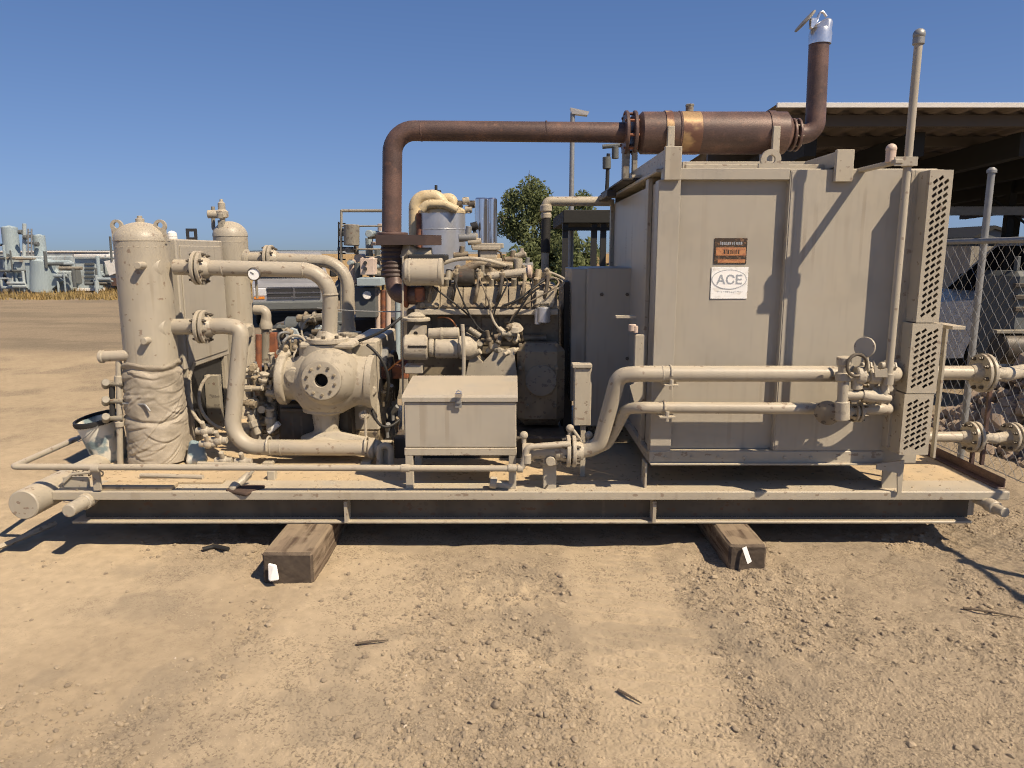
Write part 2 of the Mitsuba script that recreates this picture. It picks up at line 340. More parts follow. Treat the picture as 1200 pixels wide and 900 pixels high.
# ------------------------------------------------------------------ ground, hills
def axis(dense0, dense1, step, lo, hi, g=1.12):
    a = list(np.arange(dense0, dense1 + step / 2, step))
    s = step
    while a[-1] < hi: s *= g; a.append(a[-1] + s)
    s = step
    while a[0] > lo: s *= g; a.insert(0, a[0] - s)
    return np.array(a)
gx, gy = axis(-2.8, 2.8, 0.011, -3000, 3000), axis(1.95, 4.0, 0.011, -400, 6000)
GX, GY = np.meshgrid(gx, gy)
def gheight(x, y):
    p = np.stack([x, y, np.zeros_like(x)], -1)
    wob = 0.1 * (meshkit.fbm(p * 2.2, 3, 5) - 0.5)
    near = np.clip((9 - np.abs(y - 2)) / 4, 0, 1)
    def sm(a, b, v):
        t = np.clip((v - a) / (b - a), 0, 1); return t * t * (3 - 2 * t)
    track = sm(0.34, 0.2, np.abs(x - 0.56 + wob * 2)); left = sm(0.42, 0.2, np.abs(x + 0.72 + wob * 3.5))
    rough = 0.35 + 0.9 * sm(0.35, 0.62, meshkit.fbm(p * 1.8, 4, 9) + 0.1 * sm(0.5, 1.2, x))
    flat = 1 - 0.75 * np.maximum(track, left * 0.7)
    h = 0.05 * (meshkit.fbm(p * 0.55, 3, 1) - 0.5) + 0.035 * rough * flat * (meshkit.fbm(p * 6, 3, 2) - 0.5) + 0.018 * rough * flat * (meshkit.fbm(p * 24, 3, 3) - 0.5)
    ridge = np.maximum(np.abs(np.sin(y * 42 + x * 9)) - 0.6, 0) * 0.03 * track * sm(0.35, 0.55, meshkit.fbm(p * 3, 2, 13))
    h = (h - 0.018 * track + ridge) * near
    bank = 0.25 * sm(25.5, 29, y + 0.12 * x) * (0.7 + 0.6 * meshkit.fbm(p * 0.3, 3, 6)) * sm(60, 40, y)
    return h + bank
Z = gheight(GX, GY)
nx, ny = len(gx), len(gy)
idx = np.arange(nx * ny).reshape(ny, nx)
q = np.stack([idx[:-1, :-1], idx[:-1, 1:], idx[1:, 1:], idx[1:, :-1]], -1).reshape(-1, 4)
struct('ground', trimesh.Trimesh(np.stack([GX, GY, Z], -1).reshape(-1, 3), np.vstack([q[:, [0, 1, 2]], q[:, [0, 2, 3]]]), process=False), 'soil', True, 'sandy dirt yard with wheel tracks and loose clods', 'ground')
hx = np.linspace(-3500, 3500, 240)
hz = 4 + 14 * meshkit.fbm(np.stack([hx * 0.0016, hx * 0, hx * 0], -1), 4, 3)
V = np.vstack([np.stack([hx, np.full_like(hx, 2600), np.full_like(hx, -6)], -1), np.stack([hx, np.full_like(hx, 3100), hz], -1), np.stack([hx, np.full_like(hx, 4000), np.full_like(hx, -6)], -1)])
n_ = len(hx); fs = []
for a in range(2):
    for i in range(n_ - 1):
        fs += [(a * n_ + i, a * n_ + i + 1, (a + 1) * n_ + i + 1), (a * n_ + i, (a + 1) * n_ + i + 1, (a + 1) * n_ + i)]
struct('hills', trimesh.Trimesh(V, np.array(fs), process=False), 'hill_haze_grey', True, 'low distant line of hills on the horizon', 'hills')

def rocks(n, pick, size, seed, mat, name, label, catg):
    r = np.random.default_rng(seed); base = trimesh.creation.icosphere(1) if n < 1500 else trimesh.creation.icosahedron()
    bv, bf = np.array(base.vertices), np.array(base.faces); Vs, Fs = [], []
    pts = pick(r, n); hs = gheight(pts[:, 0], pts[:, 1])
    for i, (x, y) in enumerate(pts):
        s = size(r); v = bv * (1 + 0.35 * (r.random((len(bv), 1)) - 0.5)) * s * np.array([1, r.uniform(0.6, 1), r.uniform(0.45, 0.8)])
        a = r.uniform(0, 6.28); c, sn = math.cos(a), math.sin(a)
        v = v @ np.array([[c, sn, 0], [-sn, c, 0], [0, 0, 1]]) + [x, y, hs[i] + s * 0.15]
        Vs.append(v); Fs.append(bf + i * len(bv))
    solo(name, label, catg, trimesh.Trimesh(np.vstack(Vs), np.vstack(Fs), process=False), mat, False, kind='stuff')
def pick_clods(r, n):
    out = []
    while len(out) < n:
        y = 1.9 + 2.5 * r.random(4000) ** 1.25; x = (r.random(4000) - 0.5) * 2 * 0.8 * (y + 0.6)
        p = np.stack([x, y, x * 0], -1)
        d = np.clip((meshkit.fbm(p * 1.8, 4, 9) - 0.42) * 5, 0.04, 1) * np.where(np.abs(x - 0.56) < 0.26, 0.08, 1) * np.where(x > 0.7, 1.2, 0.75) * np.where(np.abs(x + 0.75) < 0.3, 0.25, 1) * np.where(x < -1.4, 0.35, 1)
        out += list(np.stack([x, y], -1)[r.random(4000) < d])
    return np.array(out[:n])
rocks(34000, pick_clods, lambda r: 0.0018 + 0.0042 * r.random() ** 3 + 0.013 * r.random() ** 18, 3, 'clod', 'soil_clods', 'small loose clods and gravel scattered over the dirt in front of the skid', 'gravel')
rocks(300, pick_clods, lambda r: 0.007 + 0.012 * r.random() ** 3, 5, 'clod', 'earth_lumps', 'larger lumps of dry earth lying on the dirt in front of the skid', 'lumps of earth')
rocks(90, pick_clods, lambda r: 0.003 + 0.005 * r.random() ** 3, 11, 'pale_stone', 'pale_pebbles', 'scattered pale pebbles on the dirt in front of the skid', 'pebbles')
# dry grass on the far bank
def tufts(n, rx, ry, h, seed):
    r = np.random.default_rng(seed); Vs, Fs = [], []
    x, y = r.uniform(*rx, n), r.uniform(*ry, n); z = gheight(x, y)
    for i in range(n):
        for k in range(7):
            a, l = r.uniform(0, 6.28), h * r.uniform(0.5, 1.2); bx, by = x[i] + r.normal(0, 0.08), y[i] + r.normal(0, 0.08)
            d = np.array([math.cos(a), math.sin(a), 0]); tip = np.array([bx, by, z[i]]) + d * l * 0.4 + [0, 0, l]; s = np.cross(d, [0, 0, 1]) * 0.02
            o = len(Vs); Vs += [np.array([bx, by, z[i]]) - s, np.array([bx, by, z[i]]) + s, tip]; Fs.append((o, o + 1, o + 2))
    return trimesh.Trimesh(np.array(Vs), np.array(Fs), process=False)
solo('dry_grass', 'strip of yellow dry grass on the bank below the far left equipment', 'grass', tufts(1700, (-24, -4), (25.5, 31), 0.22, 4), 'dry_grass', False, kind='stuff')

# ------------------------------------------------------------------ skid
DZ, BZ, YF = 0.338, 0.146, 3.74
XL, XR, YB = -2.43, 2.63, 6.0
sk = thing('skid_base', 'long tan painted steel skid with beam sides carrying the whole machine', 'skid')
part(sk, 'deck', wbox(XL + 0.02, XR - 0.0, YF + 0.1, YB - 0.05, DZ - 0.012, DZ + 0.001, 0.002), 'deck_paint', False)
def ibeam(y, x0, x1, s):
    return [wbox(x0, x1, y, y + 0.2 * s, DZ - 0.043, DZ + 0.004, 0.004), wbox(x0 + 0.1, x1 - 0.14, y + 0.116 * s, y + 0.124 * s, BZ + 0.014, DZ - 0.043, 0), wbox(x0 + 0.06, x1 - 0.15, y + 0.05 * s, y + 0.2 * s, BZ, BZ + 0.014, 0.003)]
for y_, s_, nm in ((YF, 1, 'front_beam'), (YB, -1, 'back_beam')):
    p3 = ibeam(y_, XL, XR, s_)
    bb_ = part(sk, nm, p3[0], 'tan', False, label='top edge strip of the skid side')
    part(bb_, 'web', p3[1], 'shaded_web_tan', False); part(bb_, 'bottom_flange', p3[2], 'tan', False)
    if s_ == 1: b = bb_
for px in (405, 767): part(b, 'stiffener', pbox(px - 2, 588, px + 2, 613, YF + 0.03, YF + 0.114, 0.001), 'tan', False)
for x in (XL + 0.12, -0.9, 0.75, XR - 0.2): part(sk, 'cross_beam', wbox(x, x + 0.1, YF + 0.126, YB - 0.13, BZ + 0.02, DZ - 0.03, 0.002), 'tan', False)
part(sk, 'edge_angle', cat(wbox(XR - 0.05, XR + 0.002, YF + 0.05, YB, DZ + 0.004, DZ + 0.011, 0.002), wbox(XR - 0.006, XR + 0.003, YF + 0.05, YB, DZ + 0.011, DZ + 0.06, 0.002)), 'rust', False, label='rust brown angle iron along the right end of the deck')
c = W(27, 592, 3.62)
part(sk, 'skidding_pipe', cat(cyl(c, c + [0, 2.5, 0], 0.078, n=32, bev=0.006)), 'tan', label='capped end of the round cross pipe at the left end')
c = W(80, 599, 3.58)
part(sk, 'pipe_stub', cat(cyl(c, c + [0, 0.26, 0], 0.034, n=22), cyl(c + [0, 0.13, 0], c + [0, 0.2, 0], 0.042, n=22)), 'tan')
c = W(1178, 601, 3.6)
part(sk, 'pipe_stub', cat(cyl(c, c + [-0.02, 0.22, 0.005], 0.026, n=22), cyl(c + [-0.008, 0.06, 0.002], c + [-0.01, 0.12, 0.004], 0.036, n=22)), 'tan', label='small capped pipe stub at the right end')
g0, g1 = W(64, 602, 4.05), W(-30, 645, 3.6)
solo('drag_bar', 'flat tan steel bar lying on the dirt by the left end of the skid', 'bar', tube([[g0[0], g0[1], 0.05], [g1[0], g1[1], 0.035]], 0.016, 0, 4), 'tan', False)
# loose plates and bits on the left of the deck
g = 'flat steel strips lying on the left of the deck'
solo('steel_strip', 'long flat tan steel strip nearest the front edge at the left of the deck', 'steel strip', wbox(W(118, 566, 3.8)[0], W(205, 566, 3.8)[0], 3.76, 3.84, DZ + 0.006, DZ + 0.026, 0.003), 'deck_paint', False, group=g)
solo('steel_strip', 'tan steel strip behind the front one at the left of the deck, reaching further right', 'steel strip', wbox(W(128, 560, 3.9)[0], W(262, 560, 3.9)[0], 3.87, 3.93, DZ + 0.003, DZ + 0.018, 0.003), 'deck_paint', False, group=g)
solo('valve_shadow_lump', 'dark brown lump for a valve shadow on the front edge of the deck left of centre', 'rag', soft([(*W(268, 575, 3.76), 0.014), (*W(288, 579, 3.73), 0.012), (*W(309, 570, 3.8), 0.008), (*W(290, 571, 3.8), 0.014)]), 'valve_shadow_lump', True)  # modelled lump standing for a valve shadow cast over the deck edge
v = thing('small_valve', 'small tan valve with a slanted stem on the deck above the dark shadow lump', 'valve')
part(v, 'body', ptube([(276, 570, 3.79), (292, 556, 3.86)], 0.02), 'tan'); part(v, 'stem', ptube([(284, 566, 3.82), (297, 551, 3.84)], 0.009), 'tan'); part(v, 'knob', cyl(W(272, 569, 3.78), W(278, 573, 3.77), 0.03), 'tan')
bxs = thing('bracket_frame', 'small tan steel bracket on the left front corner of the deck by the long rail', 'bracket')
for (a, c_, y0, y1) in ((74, 104, 556, 573), (108, 117, 544, 572)):
    part(bxs, 'plate', pbox(a, y0 + 3, c_, y1 + 3, 3.8 if a < 100 else 3.735, 3.815 if a < 100 else 3.75, 0.002), 'tan', False)
part(bxs, 'rod', ptube([(70, 570, 3.79), (84, 556, 3.79), (110, 553, 3.77)], 0.008, 0.02, 8), 'tan')

solo('pipe_offcut', 'short tan pipe offcut lying on the deck just left of the dark shadow lump', 'pipe offcut', tube([W(165, 557, 3.98), W(238, 559, 3.92)], 0.013, 0, 10), 'tan')
solo('chain_piece', 'small heap of dark chain on the left end of the deck', 'chain', cat([lathe([(0.013, -0.004), (0.018, 0), (0.013, 0.004), (0.009, 0), (0.013, -0.004)], W(88 + 6 * i, 553 + (i % 2) * 2, 3.98 + 0.02 * (i % 3)), (math.cos(i), math.sin(i), 0.6), 12) for i in range(6)]), 'bolt_steel', kind='stuff')
r_ = np.random.default_rng(14)
ch = []
for i in range(260):
    x, y = r_.uniform(XL + 0.1, XR - 0.1), YF + 0.01 + 0.5 * r_.random() ** 2; m = trimesh.creation.icosahedron(); m.vertices *= 0.002 + 0.006 * r_.random() ** 4; m.apply_translation([x, y, DZ + 0.004]); ch.append(m)
solo('deck_grit', 'specks of grit and paint flakes scattered along the front of the deck', 'grit', cat(ch), 'clod', False, kind='stuff')
# timber blocks
for px0, px1, lab, xr in ((307, 367, 'weathered square timber block under the left of the skid', 0.0), (858, 898, 'dark weathered timber block under the right of the skid', 0.0)):
    y0 = 3.40 if px0 < 500 else 3.5
    x0, x1 = W(px0, 665, y0)[0], W(px1, 665, y0)[0]
    if px0 > 500: x0 -= 0.02
    t = thing('timber_block', lab, 'timber block')
    m = wbox(x0, x1, y0, 5.0, -0.03, BZ - 0.003, 0.012); m = m.subdivide().subdivide().subdivide()
    m.vertices += (meshkit.noise(m.vertices * 14, 3)[:, None] - 0.5) * 0.008 * np.array([1, 1, 0.3])
    scene[t] = mikit.ply(m, 'timber', 40)
    del t
solo('paper_scrap', 'crumpled whitish scrap leaning on the front of the left timber block', 'scrap', soft([(*W(316, 662, 3.37), 0.008), (*W(322, 664, 3.36), 0.01), (*W(318, 678, 3.355), 0.014), (*W(325, 678, 3.36), 0.008)]), 'paper', 25)
solo('paper_strip', 'white paper strip leaning on the front of the right timber block', 'scrap', hullm(np.vstack([[W(870, 643, 3.485), W(875, 641, 3.485), W(881, 658, 3.45), W(876, 661, 3.45)], np.array([W(870, 643, 3.485), W(875, 641, 3.485), W(881, 658, 3.45), W(876, 661, 3.45)]) + [0, 0.004, 0.002]])), 'paper', False)
for pts, lab in ((((418, 754), (436, 753), (455, 752)), 'short dry twig lying on the dirt left of centre'), (((724, 806), (737, 812), (752, 819)), 'dark twig lying in the wheel track right of centre'), (((1128, 718), (1160, 722), (1200, 728)), 'long thin twig on the dirt at the right')):
    P = []
    for px, py in pts:
        v_ = (py - 450) / F; t_ = H / (SP + v_ * CP); P.append([(px - 600) / F * t_, t_ * (CP - v_ * SP), 0.0])
    P = np.array(P); P[:, 2] = gheight(P[:, 0], P[:, 1]) + 0.01; P[1, 2] += 0.006
    solo('twig', lab, 'twig', tube(P, [0.006, 0.005, 0.002], 0, 6), 'bark')
P = np.array([W(238, 649, 3.78), W(252, 646, 3.8), W(268, 650, 3.76)]); P[:, 2] = gheight(P[:, 0], P[:, 1]) + 0.015
solo('hose_piece', 'short black piece of hose lying on the dirt at the edge of the skid shadow', 'hose', tube(P, 0.012, 0.03, 8), 'black_rubber')

# ------------------------------------------------------------------ front rail and left rail
rl = thing('front_rail', 'thin tan handrail-like pipe running low along the front of the skid from the left corner', 'pipe')
part(rl, 'pipe', tube([W(92, 513, 4.55), W(15, 547, 3.70), W(612, 549, 3.70), W(618, 524, 3.70), W(668, 520, 3.72)], 0.0165, 0.03, 14), 'tan')
for px in (112, 475, 600): part(rl, 'coupling', cyl(W(px - 5, 548.6, 3.70), W(px + 5, 548.6, 3.70), 0.021), 'tan')
part(rl, 'elbow', cat(cyl(W(606, 549, 3.70), W(613, 549, 3.70), 0.022), cyl(W(617.5, 532, 3.70), W(617.5, 543, 3.70), 0.022)), 'tan')

# ------------------------------------------------------------------ separator vessel
VY = 4.35
vc = W(176, 400, VY); vx = vc[0]; vr = 0.148
ztop = W(176, 282, VY)[2]
sv = thing('separator_vessel', 'tall tan cylindrical pressure vessel with two lifting ears at the left', 'vessel')
part(sv, 'shell', lathe([(0, DZ + 0.06), (vr, DZ + 0.06), (vr, ztop)], (vx, VY, 0), n=56), 'tan', 50)
hd = [(vr + 0.003, ztop)] + [(vr * math.cos(t), ztop + 0.105 * math.sin(t)) for t in np.linspace(0.0, math.pi / 2, 12)]
part(sv, 'domed_head', lathe([(vr, ztop - 0.004), (vr + 0.003, ztop - 0.002)] + hd, (vx, VY, 0), n=56), 'tan', 40)
part(sv, 'weld_seam', weld((vx, VY, W(176, 290, VY)[2]), (0, 0, 1), vr, 0.003), 'tan')
part(sv, 'base_ring', lathe([(0, DZ + 0.004), (vr * 1.05, DZ + 0.004), (vr * 1.05, DZ + 0.06), (0, DZ + 0.06)], (vx, VY, 0), n=40), 'tan')
for s in (-1, 1):
    ear = Point(0, 0).buffer(0.036, 16).union(sbox(-0.03, -0.1, 0.03, 0)).difference(Point(0, 0.004).buffer(0.017, 12))
    m = xz_prism(ear, -0.008, 0.008); m.apply_translation([vx + s * vr * 0.84, VY - 0.02, ztop + 0.082]); part(sv, 'lifting_ear', m, 'tan', False)
part(sv, 'top_plug', cat(cyl((vx, VY, ztop + 0.09), (vx, VY, ztop + 0.125), 0.024), cyl((vx, VY, ztop + 0.125), (vx, VY, ztop + 0.14), 0.014, n=6)), 'tan')
for (px, py, l) in ((166, 311, 0.05), (172, 399, 0.04)):
    c = W(px, py, VY - vr); part(sv, 'coupling', cat(cyl(c + [0, 0.06, 0], c + [0, -l, 0], 0.02)), 'tan')
for py in (313, 383):
    z = W(205, py, VY)[2]
    a = np.array([1, -0.12, 0]); part(sv, 'nozzle_pad', lathe([(0.0, 0.09), (0.084, 0.095), (0.086, 0.118), (0.05, 0.146), (0, 0.15)], (vx, VY, z), np.array([1, -0.3, 0]), 28), 'tan')
# blanket wrapped round the foot
nb_, nh = 220, 170
zt, zb = W(176, 428, VY - 0.17)[2], W(176, 546, VY - 0.17)[2]
A, Hh = np.meshgrid(np.linspace(0, 2 * math.pi, nb_), np.linspace(0, 1, nh))
P3 = np.stack([np.cos(A) * 1.3, np.sin(A) * 1.3, Hh * 2.2], -1)
f1 = meshkit.fbm(P3 * 2.0, 3, 21); f2 = meshkit.fbm(np.stack([np.cos(A) * 1.2 + Hh * 1.5, np.sin(A) * 1.2, Hh * 5.5], -1) * 1.5, 4, 22)
rf = np.random.default_rng(64)
R = vr + 0.012 + 0.012 * (f1 - 0.4) + 0.014 * (1 - Hh)
for i in range(90):
    a0, h0 = rf.uniform(0, 2 * math.pi), rf.uniform(0.02, 0.95)
    da = (A - a0 + math.pi) % (2 * math.pi) - math.pi
    swag = rf.uniform(0.02, 0.2) * (1 if h0 < 0.55 else 0.5); tilt = rf.normal(0.06, 0.12); ln = rf.uniform(0.2, 0.85); w = rf.uniform(0.006, 0.016); am = w * rf.uniform(0.2, 0.42)
    d_ = Hh - (h0 + tilt * da + swag * da * da)
    env = np.exp(-(da / ln) ** 4)
    R = R + env * am * (np.exp(-np.where(d_ > 0, d_ / (2.6 * w), d_ / w) ** 2) - 0.75 * np.exp(-((d_ + 2.1 * w) / w) ** 2))
R = R + 0.012 * (f2 - 0.5) - 0.012 * np.exp(-((Hh - 0.93) / 0.02) ** 2) - 0.012 * np.exp(-((Hh - 0.50 - 0.08 * np.sin(A - 0.4)) / 0.02) ** 2) + 0.006 * np.exp(-((Hh - 0.98) / 0.02) ** 2)
R = np.maximum(R, vr + 0.003); R[:, -1] = R[:, 0]
ztopw = zt + 0.012 * np.sin(3 * A + 1) + 0.01 * (meshkit.noise(P3 * 5, 4) - 0.5)
Zb = zb + Hh * (ztopw - zb)
Vb = np.stack([vx + R * np.cos(A), VY + R * np.sin(A), Zb], -1).reshape(-1, 3)
ib = np.arange(nb_ * nh).reshape(nh, nb_); q = np.stack([ib[:-1, :-1], ib[:-1, 1:], ib[1:, 1:], ib[1:, :-1]], -1).reshape(-1, 4)
inner = np.stack([vx + (vr + 0.001) * np.cos(A[-1]), VY + (vr + 0.001) * np.sin(A[-1]), Zb[-1] - 0.004], -1)
o = len(Vb); Vb = np.vstack([Vb, inner]); top = ib[-1]
q2 = np.stack([top[:-1], top[1:], o + 1 + np.arange(nb_ - 1), o + np.arange(nb_ - 1)], -1); q = np.vstack([q, q2])
solo('insulation_blanket', 'wrinkled tan canvas blanket wrapped around the foot of the left vessel', 'blanket', trimesh.Trimesh(Vb, np.vstack([q[:, [0, 1, 2]], q[:, [0, 2, 3]]]), process=False), 'canvas', True)

# level bridle at the left of the vessel
lb = thing('level_bridle', 'tan pipe tee and standpipe with valves at the far left of the blanket wrapped vessel', 'pipe fitting')
part(lb, 'tee', cat(cyl(W(117, 418, VY - 0.1), W(155, 416, VY - 0.1), 0.031), cyl(W(117, 418, VY - 0.1), W(122, 418, VY - 0.1), 0.037), cyl(W(150, 416, VY - 0.1), W(163, 410, VY - 0.05), 0.03)), 'tan')
part(lb, 'elbow', ptube([(150, 416, VY - 0.1), (160, 412, VY - 0.12), (170, 400, VY - 0.1)], 0.022, 0.03), 'tan')
part(lb, 'standpipe', ptube([(139, 420, VY - 0.1), (141, 545, VY - 0.1)], 0.017), 'tan')
part(lb, 'gauge_glass', ptube([(131, 448, VY - 0.1), (132, 492, VY - 0.1)], 0.016), 'black_steel', label='dark gauge glass column')
for py in (450, 470, 490): part(lb, 'gauge_valve', cat(cyl(W(124, py, VY - 0.11), W(144, py, VY - 0.11), 0.014), cyl(W(124, py - 2, VY - 0.16), W(124, py + 2, VY - 0.1), 0.022)), 'drab')
part(lb, 'sleeve', cyl(W(140, 494, VY - 0.1), W(140.5, 500, VY - 0.1), 0.026), 'tan')
part(lb, 'sleeve', cyl(W(139.5, 440, VY - 0.1), W(139.6, 450, VY - 0.1), 0.026), 'tan')
part(lb, 'tie_rod', ptube([(144, 473, VY - 0.12), (170, 474, VY - 0.18), (176, 482, VY - 0.185)], 0.006, 0.02, 8), 'galvanised')
# bucket
bc = W(123, 514, 4.40); ax = np.array([-0.16, -0.12, 1.0]); ax /= np.linalg.norm(ax)
bk = thing('bucket', 'paint-splashed blue and white plastic bucket with a dark rim, tilted on the skid corner', 'bucket')
o = bc - ax * 0.14
part(bk, 'body', lathe([(0, 0), (0.092, 0), (0.098, 0.008), (0.128, 0.265), (0.122, 0.265), (0.094, 0.02), (0, 0.02)], o, ax, 40), 'bucket_plastic')
part(bk, 'rim', lathe([(0.122, 0.255), (0.136, 0.255), (0.139, 0.27), (0.136, 0.285), (0.122, 0.285)], o, ax, 40), 'black_rubber')
u, v_, a_ = frame_of(ax)
part(bk, 'handle', tube([o + ax * 0.26 + 0.14 * (math.cos(t) * u + math.sin(t) * np.cross(ax, u)) - ax * 0.09 * math.sin(t - 3.6) for t in np.linspace(3.6, 3.6 + math.pi, 16)], 0.003, 0, 6), 'galvanised')
solo('plastic_sheet', 'faded blue-grey painted jug at the foot of the wrapped vessel', 'jug', soft([(*W(226, 520, 4.3), 0.022), (*W(234, 522, 4.3), 0.022), (*W(224, 540, 4.28), 0.028), (*W(238, 538, 4.28), 0.026)]), 'bucket_plastic', True)
labels['plastic_jug'] = labels.pop('plastic_sheet'); scene['plastic_jug'] = scene.pop('plastic_sheet')

# ------------------------------------------------------------------ second vessel
SY = 5.6
s2 = W(274, 340, SY); r2 = 0.122; zt2 = W(274, 277, SY)[2]
sc = thing('scrubber_vessel', 'narrower tan vessel with a relief valve on its domed top behind the pipes', 'vessel')
part(sc, 'shell', lathe([(0, DZ), (r2, DZ), (r2, zt2)], (s2[0], SY, 0), n=44), 'tan', 50)
part(sc, 'domed_head', lathe([(r2, zt2 - 0.004)] + [((r2 + 0.003) * math.cos(t), zt2 + 0.11 * math.sin(t)) for t in np.linspace(0, math.pi / 2, 10)], (s2[0], SY, 0), n=44), 'tan', 40)
part(sc, 'weld_seam', weld((s2[0], SY, W(274, 284, SY)[2]), (0, 0, 1), r2, 0.003), 'tan')
z0 = zt2 + 0.1; xx = s2[0] - 0.05
rv = part(sc, 'relief_valve', lathe([(0, 0), (0.03, 0), (0.03, 0.03), (0.02, 0.035), (0.02, 0.06), (0.045, 0.07), (0.045, 0.11), (0.026, 0.125), (0.026, 0.17), (0.014, 0.18), (0.01, 0.2), (0, 0.2)], (xx, SY, z0 - 0.03), n=20), 'tan')
part(rv, 'outlet', cyl((xx - 0.1, SY - 0.02, z0 + 0.06), (xx, SY, z0 + 0.06), 0.03), 'tan')
part(sc, 'vent_pipe', ptube([(249.5, 242, SY + 0.1), (250, 268, SY + 0.1), (256, 272, SY + 0.05)], 0.014, 0.02), 'drab')
part(sc, 'bracket', cat(pbox(255, 258, 262, 268, SY - 0.1, SY - 0.06), cyl(W(258, 256, SY - 0.1), W(258, 250, SY - 0.1), 0.02)), 'drab')
part(sc, 'nozzle', cat(cyl(W(288, 303, SY), W(310, 303, SY), 0.046), lathe([(0.075, 0.1), (0.075, 0.118), (0.05, 0.135), (0.0, 0.135)], (s2[0], SY, W(290, 303, SY)[2]), (1, 0, 0), 24)), 'tan')
part(sc, 'lower_nozzle', cat(cyl(W(288, 387, SY - 0.1), W(296, 387, SY - 0.1), 0.05), cyl(W(282, 385, SY - 0.12), W(292, 389, SY - 0.16), 0.045)), 'tan')

# control panel cabinet
cp = thing('control_cabinet', 'plain tan instrument cabinet between the two vessels', 'cabinet')
cx = W(211, 350, 4.62)[0]
zc0, zc1 = W(213, 434, 4.62)[2], W(211, 280, 4.62)[2]
part(cp, 'housing', wbox(-2.44, cx, 4.62, 5.36, zc0, zc1, 0.008), 'tan_panel', False)
part(cp, 'side_cover', wbox(cx, cx + 0.008, 4.66, 5.32, zc0 + 0.04, zc1 - 0.04, 0.003), 'tan_panel', False)
for y in (4.68, 5.3):
    for x in (-2.4, cx - 0.03): part(cp, 'leg', wbox(x - 0.025, x + 0.025, y - 0.025, y + 0.025, DZ, zc0, 0.003), 'tan', False)
part(cp, 'cabinet_shade_block', wbox(-2.4, cx - 0.03, 4.72, 5.28, DZ + 0.004, zc0 - 0.004, 0.003), 'black_steel', False, label='added black block standing for the shade below the cabinet')  # added black block standing for the shade under the cabinet
part(cp, 'lamp', cat(cyl((cx - 0.1, 4.8, zc1), (cx - 0.1, 4.8, zc1 + 0.02), 0.03), lathe([(0.03, 0.02), (0.028, 0.04), (0.015, 0.052), (0, 0.055)], (cx - 0.1, 4.8, zc1))), 'white_paint')
part(cp, 'eye_plate', xz_prism(sbox(-0.035, 0, 0.035, 0.075).difference(sbox(-0.018, 0.018, 0.018, 0.055)), -0.006, 0.006).apply_translation([cx - 0.06, 5.0, zc1]), 'black_steel', False)
cabl = thing('cable_bundle', 'two pale looping cables hanging below the instrument cabinet', 'cables')
for a, b_, c_ in (((228, 425), (222, 470), (246, 500)), ((246, 440), (236, 480), (262, 503))):
    part(cabl, 'cable', smoothcurve([W(*a, 4.7), W((a[0] + b_[0]) / 2 - 4, 450, 4.66), W(*b_, 4.62), W((b_[0] + c_[0]) / 2 - 2, c_[1] - 8, 4.6), W(*c_, 4.6)], 0.011), 'tan_cast')
solo('stand_panel', 'narrow olive steel panel standing below the cabinet behind the pipe', 'panel', pbox(241, 440, 258, 502, 4.95, 5.0), 'drab', False)

# ------------------------------------------------------------------ pipes of the compressor
PY = 4.36
up = thing('suction_pipe', 'thick tan pipe from the left vessel over and down to the compressor top', 'pipe')
part(up, 'pipe', tube([W(205, 313, PY), W(388, 317, PY), W(386, 396, PY + 0.04)], 0.045, 0.16, 22), 'tan')
for px in (262, 356): part(up, 'weld', weld(W(px, 314.5 + (px - 235) * 0.018, PY), (1, 0, 0), 0.045), 'tan')
part(up, 'weld', weld(W(387, 345, PY + 0.01), (0, 0, 1), 0.045), 'tan')
flange_pair(up, W(234, 314, PY), (1, 0, 0), 0.098, 0.045)
c = W(384, 399, PY + 0.04); part(up, 'base_flange', lathe([(0, -0.012), (0.12, -0.012), (0.124, -0.008), (0.124, 0.014), (0.12, 0.018), (0.07, 0.022), (0.05, 0.06), (0, 0.06)], c, n=36), 'tan_cast')
part(up, 'base_bolts', cat([hexbolt(c + [0.1 * math.cos(t), 0.1 * math.sin(t), 0.016], (0, 0, 1), 0.012, 0.02) for t in np.arange(8) * math.pi / 4]), 'bolt_steel', kind='stuff')
lo = thing('discharge_pipe', 'thick tan pipe dropping from the left vessel and running low to the compressor', 'pipe')
LY = 4.28
part(lo, 'pipe', tube([W(205, 383, PY), W(262, 382, PY - 0.03), W(283, 384, PY - 0.03), W(270, 524, LY), W(440, 525, LY)], 0.047, 0.15, 22), 'tan')
flange_pair(lo, W(238, 383, PY - 0.02), (1, 0, 0), 0.098, 0.045)
for px in (318, 330): part(lo, 'weld', weld(W(px, 524.5, LY), (1, 0, 0), 0.047), 'tan')
part(lo, 'end_cap', cat(cyl(W(432, 525, LY), W(440, 525, LY), 0.062), lathe([(0.05, 0), (0.05, 0.02), (0.03, 0.045), (0, 0.05)], W(440, 525, LY), (1, 0, 0))), 'tan')
for px in (316, 430):
    c = W(px, 537, LY)
    part(lo, 'support', cat(wbox(c[0] - 0.03, c[0] + 0.03, LY - 0.05, LY + 0.05, DZ, c[2] - 0.012), tube([[c[0], LY + 0.056 * math.cos(t), c[2] + 0.075 + 0.056 * math.sin(t)] for t in np.linspace(-0.3, math.pi + 0.3, 14)], 0.007, 0, 8)), 'tan')
part(lo, 'support_post', pbox(313, 552, 322, 572, 3.95, 4.0), 'tan', False)
rp = thing('rear_pipe', 'tan pipe from the narrower vessel bending down behind the compressor', 'pipe')
part(rp, 'pipe', tube([W(300, 303, SY), W(408, 307, SY), W(408, 388, SY)], 0.047, 0.2, 18), 'tan')
flange_pair(rp, W(316, 303, SY), (1, 0, 0), 0.1, 0.047)
